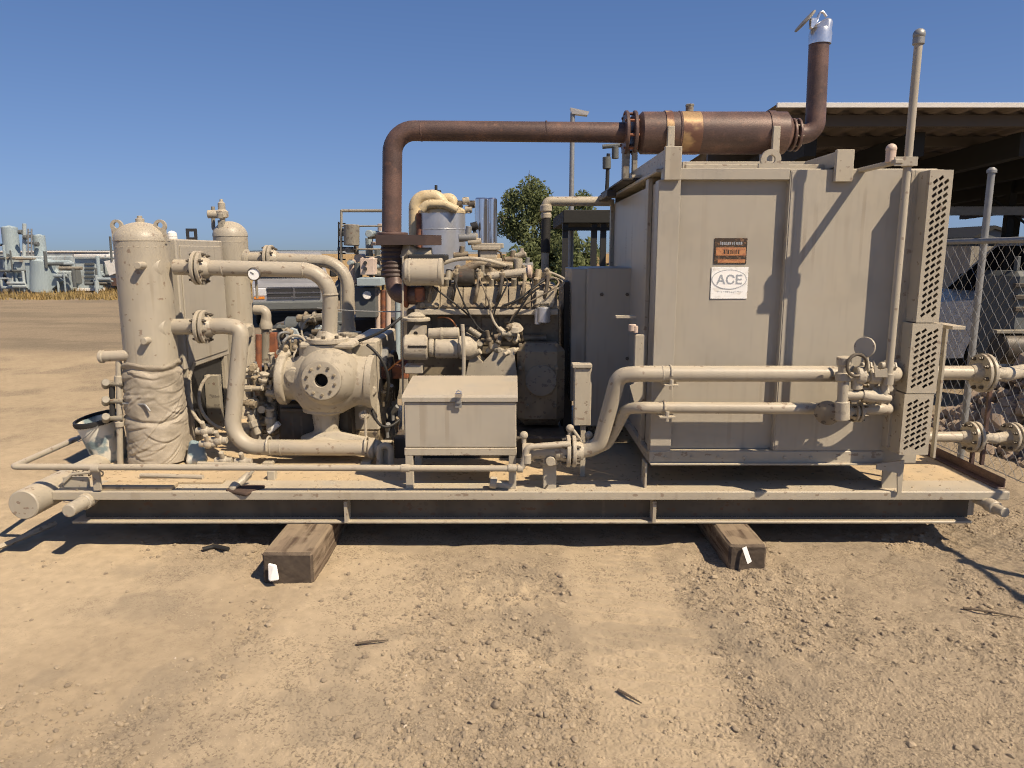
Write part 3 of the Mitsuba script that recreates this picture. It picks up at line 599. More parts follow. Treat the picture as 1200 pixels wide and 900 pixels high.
c = W(408, 390, SY); part(rp, 'base_flange', lathe([(0, -0.02), (0.1, -0.02), (0.1, 0.005), (0.06, 0.01), (0.05, 0.05), (0, 0.05)], c, n=28), 'tan_cast')
ga = thing('pressure_gauge', 'round white dial gauge in front of the upper thick pipe', 'gauge')
c = W(299, 321, PY - 0.09); ad = np.array([0.06, -1, 0.0])
part(ga, 'bezel', lathe([(0, 0), (0.036, 0), (0.038, -0.01), (0.038, -0.03), (0.034, -0.034), (0.032, -0.03)], c, -ad, 28), 'bolt_steel')
gd = part(ga, 'dial', lathe([(0, 0.0), (0.032, 0.0), (0.032, 0.028), (0, 0.028)], c, ad, 28), 'dial_white')
part(ga, 'needle', tube([c + [0.003, -0.031, 0], c + [-0.016, -0.031, 0.012]], 0.0022, 0, 5), 'black_steel')
part(ga, 'stem', tube([c + [0, 0.01, -0.03], c + [0.0, 0.01, -0.14]], 0.008, 0, 8), 'drab')

# ------------------------------------------------------------------ compressor
gc = thing('gas_compressor', 'tan cast compressor cylinder with a round bolted port facing front', 'compressor')
CY = 4.44
k = M(1, 440, CY); C0 = W(383, 445, CY)
pr = [(0, -54), (29, -54), (31, -52), (31, -46), (29, -44), (25, -44), (25, -36), (28, -31), (36, -24), (41, -13), (42.5, -3), (42, 8), (38, 20), (32, 30), (29, 36), (29, 48), (31, 49), (31, 56), (0, 56)]
part(gc, 'cylinder_body', lathe([(r * k, h * k) for r, h in pr], C0, (1, 0, -0.04), 48), 'tan_cast', 50)
fc = W(376, 446, CY - 0.275)
part(gc, 'front_neck', lathe([(36 * k, 0.19), (32 * k, 0.11), (28 * k, 0.06), (24.5 * k, 0.03), (22.7 * k, 0.014)], fc, (0.03, 1, -0.02), 40), 'tan_cast', 50)
pf = lathe([(7.2 * k, 0.06), (7.2 * k, 0.006), (8 * k, 0.0), (20.5 * k, 0.0), (22 * k, 0.004), (22.5 * k, 0.012), (22.5 * k, 0.045), (7.2 * k, 0.05)], fc, (0.03, 1, -0.02), 40)
port = part(gc, 'front_port', pf, 'tan_cast')
part(port, 'bore', lathe([(0, 0.048), (7.1 * k, 0.048), (7.1 * k, 0.008)], fc, (0.03, 1, -0.02), 24), 'hole_black')
u, v_, a_ = frame_of((0.03, 1, -0.02))
for i in range(10):
    t = 2 * math.pi * (i + 0.4) / 10; part(port, 'bolt', hexbolt(fc + 16 * k * (math.cos(t) * u + math.sin(t) * v_) + a_ * 0.002, -a_, 0.009, 0.012), 'tan_oily' if i % 3 else 'bolt_steel')
lc = W(343, 441, CY - 0.14)
part(gc, 'side_port', cat(cyl(lc + [0, 0.06, 0], lc, 10 * k), lathe([(7 * k, 0), (7 * k, -0.008), (0, -0.008)], lc, (0, 1, 0))), 'tan_cast')
part(gc, 'side_port_plug', cyl(lc + [0, 0.0, 0], lc + [0, -0.006, 0], 5.5 * k), 'tan_oily')
part(gc, 'top_pad', pbox(350, 402, 414, 409, CY - 0.13, CY + 0.16, 0.012), 'tan_cast', 20)
part(gc, 'top_neck', lathe([(0.17, 0), (0.155, 0.05), (0.15, 0.12)], W(382, 425, CY), n=36), 'tan_cast', 50)
part(gc, 'bottom_neck', lathe([(27 * k, 0.08), (26 * k, 0.035), (16 * k, 0.02), (14 * k, -0.08), (16 * k, -0.1), (30 * k, -0.13), (30 * k, -0.15), (0, -0.15)], W(382, 487, CY), n=32), 'tan_cast', 40)
part(gc, 'bottom_saddle', soft([(*W(356, 519, LY + 0.06), 0.02), (*W(436, 517, LY + 0.06), 0.02), (*W(375, 511, LY + 0.08), 0.02), (*W(395, 509, LY + 0.08), 0.02), (*W(396, 513, LY + 0.15), 0.03)]), 'tan_cast')
ck = part(gc, 'crankcase', cat(pbox(408, 399, 443, 505, 4.62, 5.4, 0.012)), 'tan', 20)
part(gc, 'crankcase_cover', pbox(411, 404, 440, 424, 4.605, 4.62, 0.004), 'tan', False)
for i, (px, py) in enumerate(((424, 470), (434, 440), (420, 455), (436, 458), (428, 486))):
    c = W(px, py, 4.44); part(gc, 'valve_cap', cat(cyl(c, c + [0.0, -0.06, 0.01], 0.032 - 0.004 * (i % 3)), hexbolt(c + [0, -0.06, 0.01], (0, -1, 0), 0.014, 0.02)), 'tan_cast')
part(gc, 'drain_pipe', ptube([(428, 480, 4.38), (429, 520, 4.36)], 0.008, 0, 8), 'tan')
part(gc, 'frame_base', pbox(330, 505, 443, 570, 4.62, 5.5, 0.01), 'tan_oily', False)
part(gc, 'cylinder_shade_block', pbox(326, 470, 412, 553, 4.5, 5.5, 0.02), 'engine_dark', 20)  # added dark block standing for the deep shade behind the cylinder
part(gc, 'ledge', pbox(328, 479, 410, 483, 4.47, 4.5, 0.003), 'engine_dark', False)
part(gc, 'distance_piece', cyl(W(383, 445, 4.6), W(383, 445, 5.2), 0.2, n=36), 'tan_oily')
# lubricator clutter left of the top of the cylinder
lu = thing('lubricator', 'cluster of small tubes and fittings on the upper left of the compressor cylinder', 'fittings')
r_ = np.random.default_rng(12)
part(lu, 'body', pbox(338, 398, 360, 416, 4.5, 4.62, 0.01), 'tan_oily', 20)
for i in range(9):
    a = W(330 + 30 * r_.random(), 392 + 28 * r_.random(), 4.42 + 0.1 * r_.random()); b_ = a + r_.normal(0, 0.05, 3); d_ = b_ + r_.normal(0, 0.06, 3)
    part(lu, 'tube', smoothcurve([a, b_, d_], 0.006 + 0.004 * r_.random(), 8, 6), ('tan_cast', 'galvanised', 'drab')[i % 3])
for i in range(7):
    a = W(332 + 28 * r_.random(), 388 + 28 * r_.random(), 4.44); part(lu, 'fitting', cat(cyl(a, a + r_.normal(0, 0.03, 3), 0.016), trimesh.creation.icosphere(1, 0.02).apply_translation(a)), ('tan_cast', 'tan_oily')[i % 2])
part(lu, 'hoop', tube([W(346 + 14 * math.cos(t), 408 - 15 * math.sin(t), 4.43) for t in np.linspace(0.6, 3.6, 16)], 0.008, 0, 8), 'tan')
# piping clutter between the drop pipe and the cylinder
mf = thing('valve_manifold', 'crowded tan small pipes and valves left of the compressor cylinder', 'pipe manifold')
MY = 4.6
part(mf, 'elbow', tube([W(298, 363, MY + 0.3), W(312, 363, MY + 0.3), W(312, 386, MY + 0.3)], 0.032, 0.05), 'tan')
part(mf, 'bell_reducer', lathe([(0.028, 0), (0.04, 0.005), (0.042, 0.03), (0.03, 0.07), (0.025, 0.1)], W(312, 386, MY + 0.3), n=22), 'tan')
part(mf, 'stand_pipe', ptube([(311, 384, MY + 0.3), (311, 425, MY + 0.3)], 0.026), 'drab')
part(mf, 'rusty_pipe', ptube([(303, 392, MY + 0.2), (303, 440, MY + 0.2)], 0.02), 'rust_orange', label='rust orange upright pipe')
part(mf, 'rusty_plate', pbox(314, 390, 324, 424, MY + 0.32, MY + 0.36), 'rust_orange', False, label='rust orange plate')
part(mf, 'stem', ptube([(299, 424, MY - 0.1), (299, 508, MY - 0.12)], 0.011), 'galvanised')
part(mf, 'handwheel_bar', ptube([(286, 442, MY - 0.1), (313, 441, MY - 0.1)], 0.012), 'tan')
part(mf, 'column', pbox(300, 440, 312, 475, MY, MY + 0.05), 'tan', False)
part(mf, 'upright_pipe', ptube([(322, 420, MY), (322, 500, MY)], 0.02), 'tan_oily')
part(mf, 'valve_bonnet', cat(cyl(W(301, 500, MY - 0.12), W(301, 515, MY - 0.12), 0.03), cyl(W(301, 493, MY - 0.12), W(301, 500, MY - 0.12), 0.02)), 'tan')
part(mf, 'lever', ptube([(315, 506, MY - 0.14), (327, 496, MY - 0.14)], 0.018, 0, 10), 'white_paint', label='whitish slanted lever')
r_ = np.random.default_rng(33)
for i in range(34):
    px, py = 290 + 38 * r_.random(), 428 + 84 * r_.random(); a = W(px, py, MY - 0.2 + 0.3 * r_.random()); d = (np.array([1, 0, 0]), np.array([0, -1, 0.2]), np.array([0, 0, 1]))[i % 3] + r_.normal(0, 0.15, 3); d /= np.linalg.norm(d)
    l = 0.03 + 0.05 * r_.random(); r0 = 0.013 + 0.012 * r_.random()
    part(mf, 'valve', cat(cyl(a - d * l, a + d * l, r0), cyl(a - d * l * 0.3, a + d * l * 0.3, r0 * 1.5, n=8), cyl(a + d * l, a + d * (l + 0.012), r0 * 1.4, n=6)), ('tan', 'tan_cast', 'tan_cast', 'tan', 'tan_oily')[i % 5])
for i in range(9):
    px = 290 + 36 * r_.random(); y0, y1 = 425 + 30 * r_.random(), 480 + 30 * r_.random(); part(mf, 'pipe', ptube([(px, y0, MY + 0.1 * r_.random()), (px + 4 * r_.random(), y1, MY + 0.1 * r_.random()), (px + 12, y1 + 4, MY)], 0.009 + 0.006 * r_.random(), 0.03, 10), ('tan', 'tan_cast', 'tan_oily')[i % 3])
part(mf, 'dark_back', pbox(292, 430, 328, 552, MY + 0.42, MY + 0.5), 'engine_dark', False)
sm = thing('drain_manifold', 'low cluster of small tan valves on the deck under the drop pipe', 'pipe manifold')
for px, py in ((240, 505), (256, 516), (262, 540), (285, 541), (244, 520)):
    a = W(px, py, 4.2); part(sm, 'valve', cat(cyl(a - [0.05, 0, 0], a + [0.05, 0, 0], 0.02), cyl(a, a + [0, -0.03, 0.06], 0.014), trimesh.creation.icosphere(2, 0.03).apply_translation(a)), 'tan_cast')
part(sm, 'pipe', ptube([(232, 543, 4.15), (300, 545, 4.15)], 0.012), 'tan')

# ------------------------------------------------------------------ engine
en = thing('gas_engine', 'six cylinder tan and grimy engine in the middle of the skid', 'engine')
EY = 4.78
part(en, 'engine_block', pbox(478, 362, 655, 520, EY, 5.4, 0.01), 'engine_mid', 20)
xl, xr = W(489, 350, EY)[0], W(652, 350, EY)[0]
zA, zB, zC = W(560, 368, EY - 0.1)[2], W(560, 360, EY - 0.1)[2], W(560, 337, EY - 0.02)[2]
part(en, 'cylinder_head', yz_prism(Polygon([(EY - 0.10, zA), (EY - 0.10, zB), (EY - 0.03, zC), (EY + 0.28, zC + 0.02), (EY + 0.28, zA)]), xl, xr), 'tan_oily', False)
part(en, 'head_lip', wbox(xl - 0.005, xr + 0.005, EY - 0.115, EY, zA - 0.004, zB - 0.012, 0.003), 'tan_cast', False)
for i in range(6):
    pt = (xr - xl - 0.03) / 6; x0 = xl + 0.015 + i * pt; x1 = x0 + pt - 0.008
    cv = part(en, 'valve_cover', yz_prism(Polygon([(EY - 0.108, zB + 0.004), (EY - 0.05, zC - 0.004), (EY - 0.03, zC + 0.006), (EY + 0.2, zC + 0.03), (EY + 0.2, zB), (EY - 0.02, zB)]), x0, x1), 'tan_dusty', False)
    part(cv, 'cover_bolt', hexbolt((x0 + 0.08, EY - 0.03, zC + 0.0), (0, -0.3, 0.95), 0.013, 0.02), 'bolt_steel')
    for dx_ in (0.03, 0.12): part(cv, 'flange_ear', cyl((x0 + dx_, EY - 0.1, zB + 0.012), (x0 + dx_, EY - 0.122, zB + 0.016), 0.017, n=12), 'tan_dusty')
    part(en, 'intake_runner', tube([[x0 + 0.10, EY + 0.06, zC + 0.03], [x0 + 0.10, EY - 0.02, zC + 0.09], [x0 + 0.10, EY - 0.085, zC + 0.055], [x0 + 0.085, EY - 0.125, zC - 0.03], [x0 + 0.07, EY - 0.1, zB + 0.035]], 0.012, 0.035, 10), 'engine_dark' if i % 2 else 'tan_oily')
    part(en, 'runner_cap', cat(cyl((x0 + 0.10, EY - 0.03, zC + 0.06), (x0 + 0.10, EY - 0.03, zC + 0.095), 0.024), hexbolt((x0 + 0.1, EY - 0.03, zC + 0.095), (0, 0, 1), 0.012, 0.02)), 'tan_dusty')
    part(en, 'spark_plug_well', cat(cyl((x0 + 0.03, EY, zC + 0.0), (x0 + 0.03, EY - 0.03, zC + 0.06), 0.018), cyl((x0 + 0.035, EY + 0.02, zC + 0.02), (x0 + 0.045, EY + 0.05, zC + 0.11), 0.022)), ('tan_cast', 'drab', 'tan_oily')[i % 3])
r_ = np.random.default_rng(41)
for i in range(16):
    a = np.array([xl + 0.03 + (xr - xl - 0.06) * (i + 0.5) / 16, EY - 0.02 + 0.2 * r_.random(), zC + 0.05 + 0.05 * r_.random()]); d = r_.normal(0, 1, 3); d /= np.linalg.norm(d); l = 0.02 + 0.035 * r_.random()
    part(en, 'head_fitting', cat(cyl(a - d * l, a + d * l, 0.012 + 0.012 * r_.random(), n=10), cyl(a, a + [0, 0, 0.05 * r_.random() + 0.01], 0.014, n=6)), ('tan_oily', 'tan_dusty', 'engine_dark', 'drab')[i % 4])
part(en, 'fuel_rail', ptube([(572, 324, EY - 0.02), (622, 318, EY - 0.02)], 0.026), 'tan', label='pale fuel rail pipe above the cylinder heads')
part(en, 'rail_flange', cyl(W(618, 318.5, EY - 0.02), W(623, 318, EY - 0.02), 0.042), 'pink_beige')
part(en, 'intake_pipe', ptube([(520, 327, EY + 0.1), (560, 309, EY + 0.15), (600, 312, EY + 0.2)], 0.03, 0.1), 'tan_oily')
part(en, 'hose', smoothcurve([W(519, 309, EY), W(545, 303, EY), W(570, 305, EY), W(592, 311, EY + 0.05)], 0.013), 'tan_cast')
part(en, 'ignition_lead', smoothcurve([W(575, 350, EY - 0.14), W(576, 370, EY - 0.14), W(582, 382, EY - 0.14), W(596, 392, EY - 0.14)], 0.008), 'tan_cast')
part(en, 'ignition_cable', smoothcurve([W(590, 358, EY - 0.13), W(605, 352, EY - 0.13), W(622, 340, EY - 0.11), W(640, 328, EY - 0.06), W(658, 330, EY)], 0.008), 'black_rubber')
for a in (((640, 318), (652, 322), (663, 328)), ((645, 336), (655, 338), (661, 330)), ((630, 332), (640, 326), (660, 331))): part(en, 'cable', smoothcurve([W(*x_, EY) for x_ in a], 0.008), 'tan')
# air cleaner drum
ad_ = part(en, 'air_cleaner', cat(cyl(W(474, 319, EY - 0.15), W(516, 319, EY - 0.15), 0.083, n=36, bev=0.012), cyl(W(514, 319, EY - 0.15), W(519, 319, EY - 0.15), 0.087, n=36)), 'tan')
part(ad_, 'clamp_band', cyl(W(479, 319, EY - 0.15), W(482, 319, EY - 0.15), 0.086, n=36), 'tan_cast')
part(en, 'intake_elbow', ptube([(506, 300, EY + 0.05), (488, 300, EY + 0.05), (474, 293, EY)], 0.055, 0.08), 'tan')
part(en, 'dark_plenum', pbox(478, 298, 522, 306, EY - 0.05, EY + 0.2, 0.008), 'black_steel', False)
part(en, 'round_filter', cat(cyl(W(536, 326, EY), W(556, 326, EY), 0.06)), 'engine_dark')
# carburettor stack
part(en, 'carburettor', cat(pbox(553, 288, 586, 293, EY + 0.2, EY + 0.5, 0.004), pbox(562, 293, 582, 303, EY + 0.22, EY + 0.45, 0.006), pbox(556, 303, 588, 308, EY + 0.2, EY + 0.45, 0.004)), 'tan', 20)
for px, py, s_ in ((548, 279, 0.06), (556, 284, 0.045), (600, 305, 0.05), (610, 300, 0.04), (617, 312, 0.045), (540, 300, 0.05)):
    a = W(px, py, EY + 0.3); part(en, 'linkage', cat(cyl(a - [s_, 0, 0], a + [s_, 0, 0.01], s_ * 0.45, n=12), cyl(a, a + [0.01, 0, s_ * 1.3], s_ * 0.35, n=12)), ('tan_oily', 'tan_cast', 'galvanised')[int(px) % 3])
part(en, 'air_horn', cat(cyl(W(607, 321, EY + 0.2), W(607, 303, EY + 0.2), 0.03), cyl(W(606, 300, EY + 0.2), W(615, 296, EY + 0.2), 0.018)), 'tan_cast')
# starter and pumps on the front side
SYm = 4.52
st = part(en, 'starter_motor', cat(cyl(W(474, 407, SYm), W(502, 407, SYm), 0.078, n=32), cyl(W(503, 407, SYm), W(509, 407, SYm), 0.06, n=28), cyl(W(510, 408, SYm), W(538, 408, SYm), 0.062, n=32), cyl(W(538, 407, SYm), W(543, 407, SYm), 0.07, n=32)), 'tan_cast')
part(st, 'terminal_slot', pbox(478, 405, 500, 407.5, SYm - 0.082, SYm - 0.07, 0.001), 'hole_black', False)
part(st, 'solenoid', cat(cyl(W(502, 391, SYm), W(538, 390, SYm), 0.034), cyl(W(516, 391, SYm), W(519, 391, SYm), 0.039)), 'tan_cast')
part(st, 'nose_cone', lathe([(0, 0), (0.075, 0), (0.07, 0.03), (0.045, 0.06), (0.03, 0.075), (0, 0.075)], W(545, 408, SYm), (1, 0, 0), 28), 'tan_cast')
part(en, 'bracket', xz_prism(Polygon([tuple(W(*p_, SYm)[[0, 2]]) for p_ in ((474, 398), (486, 381), (499, 382), (499, 398))]).difference(Point(*W(487, 391, SYm)[[0, 2]]).buffer(0.014)), SYm, SYm + 0.06), 'tan_cast', False)
part(en, 'oil_cap', cat(lathe([(0, 0), (0.05, 0), (0.055, 0.012), (0.03, 0.03), (0, 0.035)], W(488, 372, SYm + 0.05)), cyl(W(488, 376, SYm + 0.05), W(488, 372, SYm + 0.05), 0.085, n=28)), 'tan_cast')
part(en, 'dipstick_tube', smoothcurve([W(542, 380, SYm - 0.1), W(543, 400, SYm - 0.1), W(543.5, 425, SYm - 0.1), W(543, 442, SYm - 0.1)], 0.012), 'tan')
part(en, 'mounting_plate', xz_prism(Polygon([tuple(W(*p_, 4.6)[[0, 2]]) for p_ in ((546, 440), (552, 412), (566, 425), (578, 412), (602, 408), (604, 425), (606, 441))]), 4.6, 4.64), 'tan_cast', False)
part(en, 'foot', pbox(474, 428, 495, 438, 4.5, 4.6), 'tan', False)
r_ = np.random.default_rng(5)
for i in range(24):
    a = W(556 + 58 * r_.random(), 383 + 34 * r_.random(), 4.58 + 0.12 * r_.random()); d = r_.normal(0, 1, 3) * [1, 0.5, 0.6]; d /= np.linalg.norm(d); l = 0.025 + 0.04 * r_.random()
    part(en, 'fuel_fitting', cat(cyl(a - d * l, a + d * l, 0.011 + 0.009 * r_.random(), n=12), trimesh.creation.icosphere(1, 0.02).apply_translation(a)), ('tan_cast', 'tan_oily', 'drab')[i % 3])
part(en, 'regulator_cap', lathe([(0, 0), (0.045, 0), (0.05, 0.01), (0.035, 0.035), (0, 0.04)], W(604, 387, 4.62), (0, -0.4, 0.9), 24), 'tan_cast')
part(en, 'gauge_cup', cat(cyl(W(637, 360, EY - 0.14), W(637, 378, EY - 0.14), 0.042), cyl(W(630, 362, EY - 0.13), W(630, 380, EY - 0.13), 0.02)), 'aluminium', label='shiny blue-grey cup at the right end of the head')
part(en, 'head_end_box', pbox(628, 341, 650, 356, EY - 0.12, EY, 0.004), 'tan_cast', False)
part(en, 'flywheel_housing', cat(pbox(606, 403, 662, 500, EY - 0.2, EY, 0.05), cyl(W(634, 446, EY - 0.22), W(634, 446, EY - 0.2), 0.1, n=30)), 'engine_mid', 25)
part(en, 'oil_pan', pbox(490, 470, 640, 545, EY, 5.3, 0.02), 'engine_dark', 20)
part(en, 'box_shade_skirt', pbox(462, 512, 664, 566, 4.4, EY - 0.06, 0.01), 'engine_dark', False)  # added dark skirt standing for the shade beneath the battery box
for i in range(5): part(en, 'block_cover', cat(pbox(486 + 26 * i, 372, 506 + 26 * i, 398, EY - 0.018, EY, 0.008)), 'engine_mid', False)
for i in range(5): part(en, 'cover_stud', hexbolt(W(496 + 26 * i, 385, EY - 0.018), (0, -1, 0), 0.014, 0.016), 'tan_dusty')
part(en, 'water_pipe', ptube([(484, 402, EY - 0.07), (600, 402, EY - 0.07), (612, 396, EY - 0.04), (640, 396, EY - 0.04)], 0.022, 0.05, 12), 'engine_mid')
for px, py in ((610, 398), (652, 398), (610, 425), (652, 425), (618, 470), (650, 470)): part(en, 'housing_bolt', hexbolt(W(px, py + 6, EY - 0.2), (0, -1, 0), 0.013, 0.014), 'engine_mid')
part(en, 'mount_rail', pbox(455, 545, 660, 568, EY - 0.05, 5.4, 0.006), 'tan_oily', False)
bs('copper', (0.45, 0.2, 0.1), 0.35, 0.8)
r_ = np.random.default_rng(70)
for i in range(6):
    a = np.array([xl + 0.08 + i * 0.16, EY - 0.06, zC + 0.06]); e_ = W(560 + 8 * i, 386 + 3 * (i % 3), EY - 0.12)
    part(en, 'spark_lead', smoothcurve([a, a + [0.02, -0.07, -0.03], (a + e_) / 2 + [0.03 * r_.normal(), -0.06, 0.02], e_], 0.0055, 8, 10), ('black_rubber', 'black_rubber', 'tan_oily')[i % 3])
for i in range(8):
    p0 = W(480 + 160 * r_.random(), 372 + 50 * r_.random(), EY - 0.05); p1 = p0 + [r_.normal(0, 0.18), -0.03, -0.08 - 0.12 * r_.random()]
    part(en, 'tubing', smoothcurve([p0, (p0 + p1) / 2 + [0.03, -0.05, 0.04], p1], 0.005 + 0.003 * r_.random(), 8, 8), ('copper', 'galvanised', 'black_rubber', 'tan_oily')[i % 4])
for a_, b_, c_ in (((430, 404), (446, 420), (452, 470)), ((410, 402), (448, 388), (470, 372)), ((436, 480), (450, 500), (468, 492))):
    part(en, 'black_hose', smoothcurve([W(*a_, 4.5), W(*b_, 4.48), W(*c_, 4.55)], 0.009, 10, 12), 'black_rubber')
part(en, 'sight_cable', smoothcurve([W(372, 361, 4.7), W(410, 364, 4.7), W(470, 365, 4.7)], 0.004, 6, 10), 'galvanised')
# coupling between engine and compressor
cg = thing('drive_coupling', 'rusty coupling and guard between compressor and engine', 'coupling')
part(cg, 'shaft', cyl(W(440, 430, 4.9), W(482, 430, 4.9), 0.05), 'rust_orange'); part(cg, 'hub', cyl(W(446, 422, 4.85), W(456, 422, 4.85), 0.085), 'galvanised'); part(cg, 'disc', cyl(W(458, 440, 4.9), W(464, 440, 4.9), 0.17, n=32), 'engine_dark')
part(cg, 'guard_plate', pbox(446, 430, 478, 444, 4.75, 4.95), 'rust_orange', False)
r_ = np.random.default_rng(8)
for i in range(8):
    a = W(446 + 24 * r_.random(), 445 + 60 * r_.random(), 4.65); part(cg, 'fitting', cat(cyl(a, a + [0.04 * r_.random(), -0.03, 0.05], 0.016), cyl(a - [0, 0, 0.05], a, 0.011)), ('galvanised', 'tan_oily', 'engine_dark')[i % 3])
part(cg, 'tubing', ptube([(472, 300, 4.6), (472, 540, 4.6)], 0.006, 0, 8), 'tan')
part(cg, 'support_post', pbox(444, 520, 458, 570, 4.45, 4.55), 'tan', False)
wp = thing('lifting_shackle', 'tan arched bracket beside the end of the low thick pipe', 'bracket')
part(wp, 'arch', tube([W(445, 545, 4.2), W(445, 522, 4.2), W(458, 522, 4.2), W(458, 545, 4.2)], 0.02, 0.04, 12), 'tan'); part(wp, 'plate', pbox(443, 528, 460, 545, 4.22, 4.24), 'tan', False)

# ------------------------------------------------------------------ exhaust
XY = 4.85
ex = thing('exhaust_pipe', 'rust brown exhaust pipe rising from the engine and running right to the silencer', 'exhaust pipe')
rr = 0.062
part(ex, 'riser', tube([W(459, 272, XY), W(460, 153, XY), W(738, 155.5, XY)], rr, 0.14, 26), 'rust')
for px in (494, 640): part(ex, 'weld', weld(W(px, 153.6, XY), (1, 0, 0), rr), 'rust')
part(ex, 'flex_section', lathe([(rr + 0.01 + (0.006 if i % 2 else 0), -i * 0.014) for i in range(17)], W(460, 284, XY), n=26), 'rust_black')
z = W(460, 278, XY)[2]; a, b_ = W(441, 278, XY - 0.1)[0], W(516, 278, XY - 0.1)[0]
part(ex, 'heat_shield', xy_prism(Polygon([(a, XY - 0.13), (b_ - 0.09, XY - 0.13), (b_, XY - 0.02), (b_ - 0.08, XY + 0.12), (a, XY + 0.12)]), z - 0.05, z + 0.012), 'rust_black', False)
part(ex, 'shield_flange', cat(cyl((W(460, 278, XY)[0], XY, z + 0.012), (W(460, 278, XY)[0], XY, z + 0.03), 0.1, n=32), cyl((W(460, 278, XY)[0], XY, z - 0.05), (W(460, 278, XY)[0], XY, z - 0.02), 0.1, n=32)), 'rust')
part(ex, 'manifold_elbow', tube([W(461, 320, XY), W(464, 344, XY - 0.05), W(482, 346, EY - 0.05), W(497, 346, EY - 0.05)], [0.06] * 0 or 0.06, 0.08, 22), 'rust')
part(ex, 'manifold_flange', cat(pbox(486, 337, 497, 354, EY - 0.13, EY + 0.04, 0.01), cyl(W(474, 345, EY - 0.06), W(478, 345, EY - 0.06), 0.085)), 'rust_orange', 20, label='orange rusted flange where the exhaust leaves the engine')
part(ex, 'end_flange', cat(cyl(W(731, 156, XY), W(735, 156, XY), 0.135, n=32), cyl(W(741, 156, XY), W(745, 156, XY), 0.135, n=32)), 'rust')
part(ex, 'flange_bolts', bolt_ring(W(738, 156, XY), (1, 0, 0), 0.115, 8, 0.009, 0.09), 'rust_orange', kind='stuff')

mu = thing('silencer', 'fat rust brown exhaust silencer lying on top of the cooler', 'silencer')
rm = 0.128; ml, mr = W(746, 156, XY), W(924, 158, XY); mz = ml[2]
part(mu, 'shell', lathe([(0.07, -0.01), (rm - 0.03, 0.0), (rm, 0.03), (rm, mr[0] - ml[0] - 0.03), (rm - 0.035, mr[0] - ml[0]), (0.06, mr[0] - ml[0] + 0.02)], (ml[0], XY, mz), (1, 0, 0), 44), 'rust', 40)
for px, m_ in ((781, 'tan'), (901, 'tan')):
    x = W(px, 156, XY)[0]; st_ = part(mu, 'strap', lathe([(rm, -0.022), (rm + 0.006, -0.022), (rm + 0.006, 0.022), (rm, 0.022)], (x, XY, mz), (1, 0, 0), 44), 'mottled_yellow' if px < 800 else 'rust')
    part(mu, 'saddle', wbox(x - 0.022, x + 0.022, XY - rm - 0.02, XY - rm + 0.012, 2.06, mz + 0.02, 0.003), 'tan', False)
    part(mu, 'saddle', wbox(x - 0.02, x + 0.02, XY - 0.1, XY + 0.1, 2.06, mz - rm + 0.02, 0.003), 'tan', False)
x = W(807, 156, XY)[0]; part(mu, 'yellowish_band', lathe([(rm, -0.06), (rm + 0.002, -0.058), (rm + 0.002, 0.058), (rm, 0.06)], (x, XY, mz), (1, 0, 0), 44), 'mottled_yellow', label='yellowish patch round the shell')  # yellowish band mottled with brown
part(mu, 'seam', lathe([(rm, -0.006), (rm + 0.005, 0), (rm, 0.006)], (W(794, 156, XY)[0], XY, mz), (1, 0, 0), 44), 'rust')
part(mu, 'plug', cat(cyl((x, XY, mz + rm - 0.01), (x, XY, mz + rm + 0.03), 0.024), cyl((x, XY, mz + rm + 0.03), (x, XY, mz + rm + 0.045), 0.028, n=6)), 'drab')
part(mu, 'pipe_support', cat(pbox(730, 175, 738, 215, XY - 0.03, XY + 0.03), pbox(741, 175, 747, 215, XY - 0.05, XY - 0.01)), 'drab', False)
es = thing('exhaust_stack', 'rust brown stack with an elbow rising from the right end of the silencer', 'exhaust stack')
part(es, 'elbow_pipe', tube([W(925, 158, XY), W(955, 157, XY), W(960, 45, XY)], 0.06, 0.12, 26), 'rust')
part(es, 'flange', cat(cyl(W(926, 158, XY), W(929, 158, XY), 0.1, n=30), cyl(W(932, 158, XY), W(935, 158, XY), 0.1, n=30)), 'rust')
part(es, 'flange_bolts', bolt_ring(W(931, 158, XY), (1, 0, 0), 0.085, 8, 0.008, 0.06), 'bolt_steel', kind='stuff')
tp = W(961, 46, XY)
part(es, 'collar', lathe([(0.0, -0.03), (0.066, -0.03), (0.068, 0.03), (0.06, 0.06), (0.05, 0.055), (0.045, 0.0)], tp, n=28), 'foil', label='foil-bright collar of the rain cap')
m = lathe([(0, 0), (0.075, 0.0), (0.08, 0.006), (0.075, 0.012), (0, 0.016)], tp + [-0.095, 0, 0.1], (-0.75, 0.0, 0.66), 28)
part(es, 'rain_flap', m, 'drab', label='hinged rain flap standing open')
part(es, 'hinge', cat(wbox(tp[0] - 0.07, tp[0] - 0.03, XY - 0.015, XY + 0.015, tp[2] + 0.06, tp[2] + 0.12), tube([tp + [-0.03, 0, 0.1], tp + [-0.005, 0, 0.17], tp + [0.03, 0, 0.13]], 0.008, 0.02, 8)), 'foil', False)
part(es, 'crumpled_foil', soft([(*(tp + [0.03, -0.02, 0.085]), 0.032), (*(tp + [-0.02, -0.01, 0.06]), 0.03), (*(tp + [0.04, 0.02, 0.05]), 0.03), (*(tp + [0.02, -0.03, 0.03]), 0.03)]), 'foil', 20)

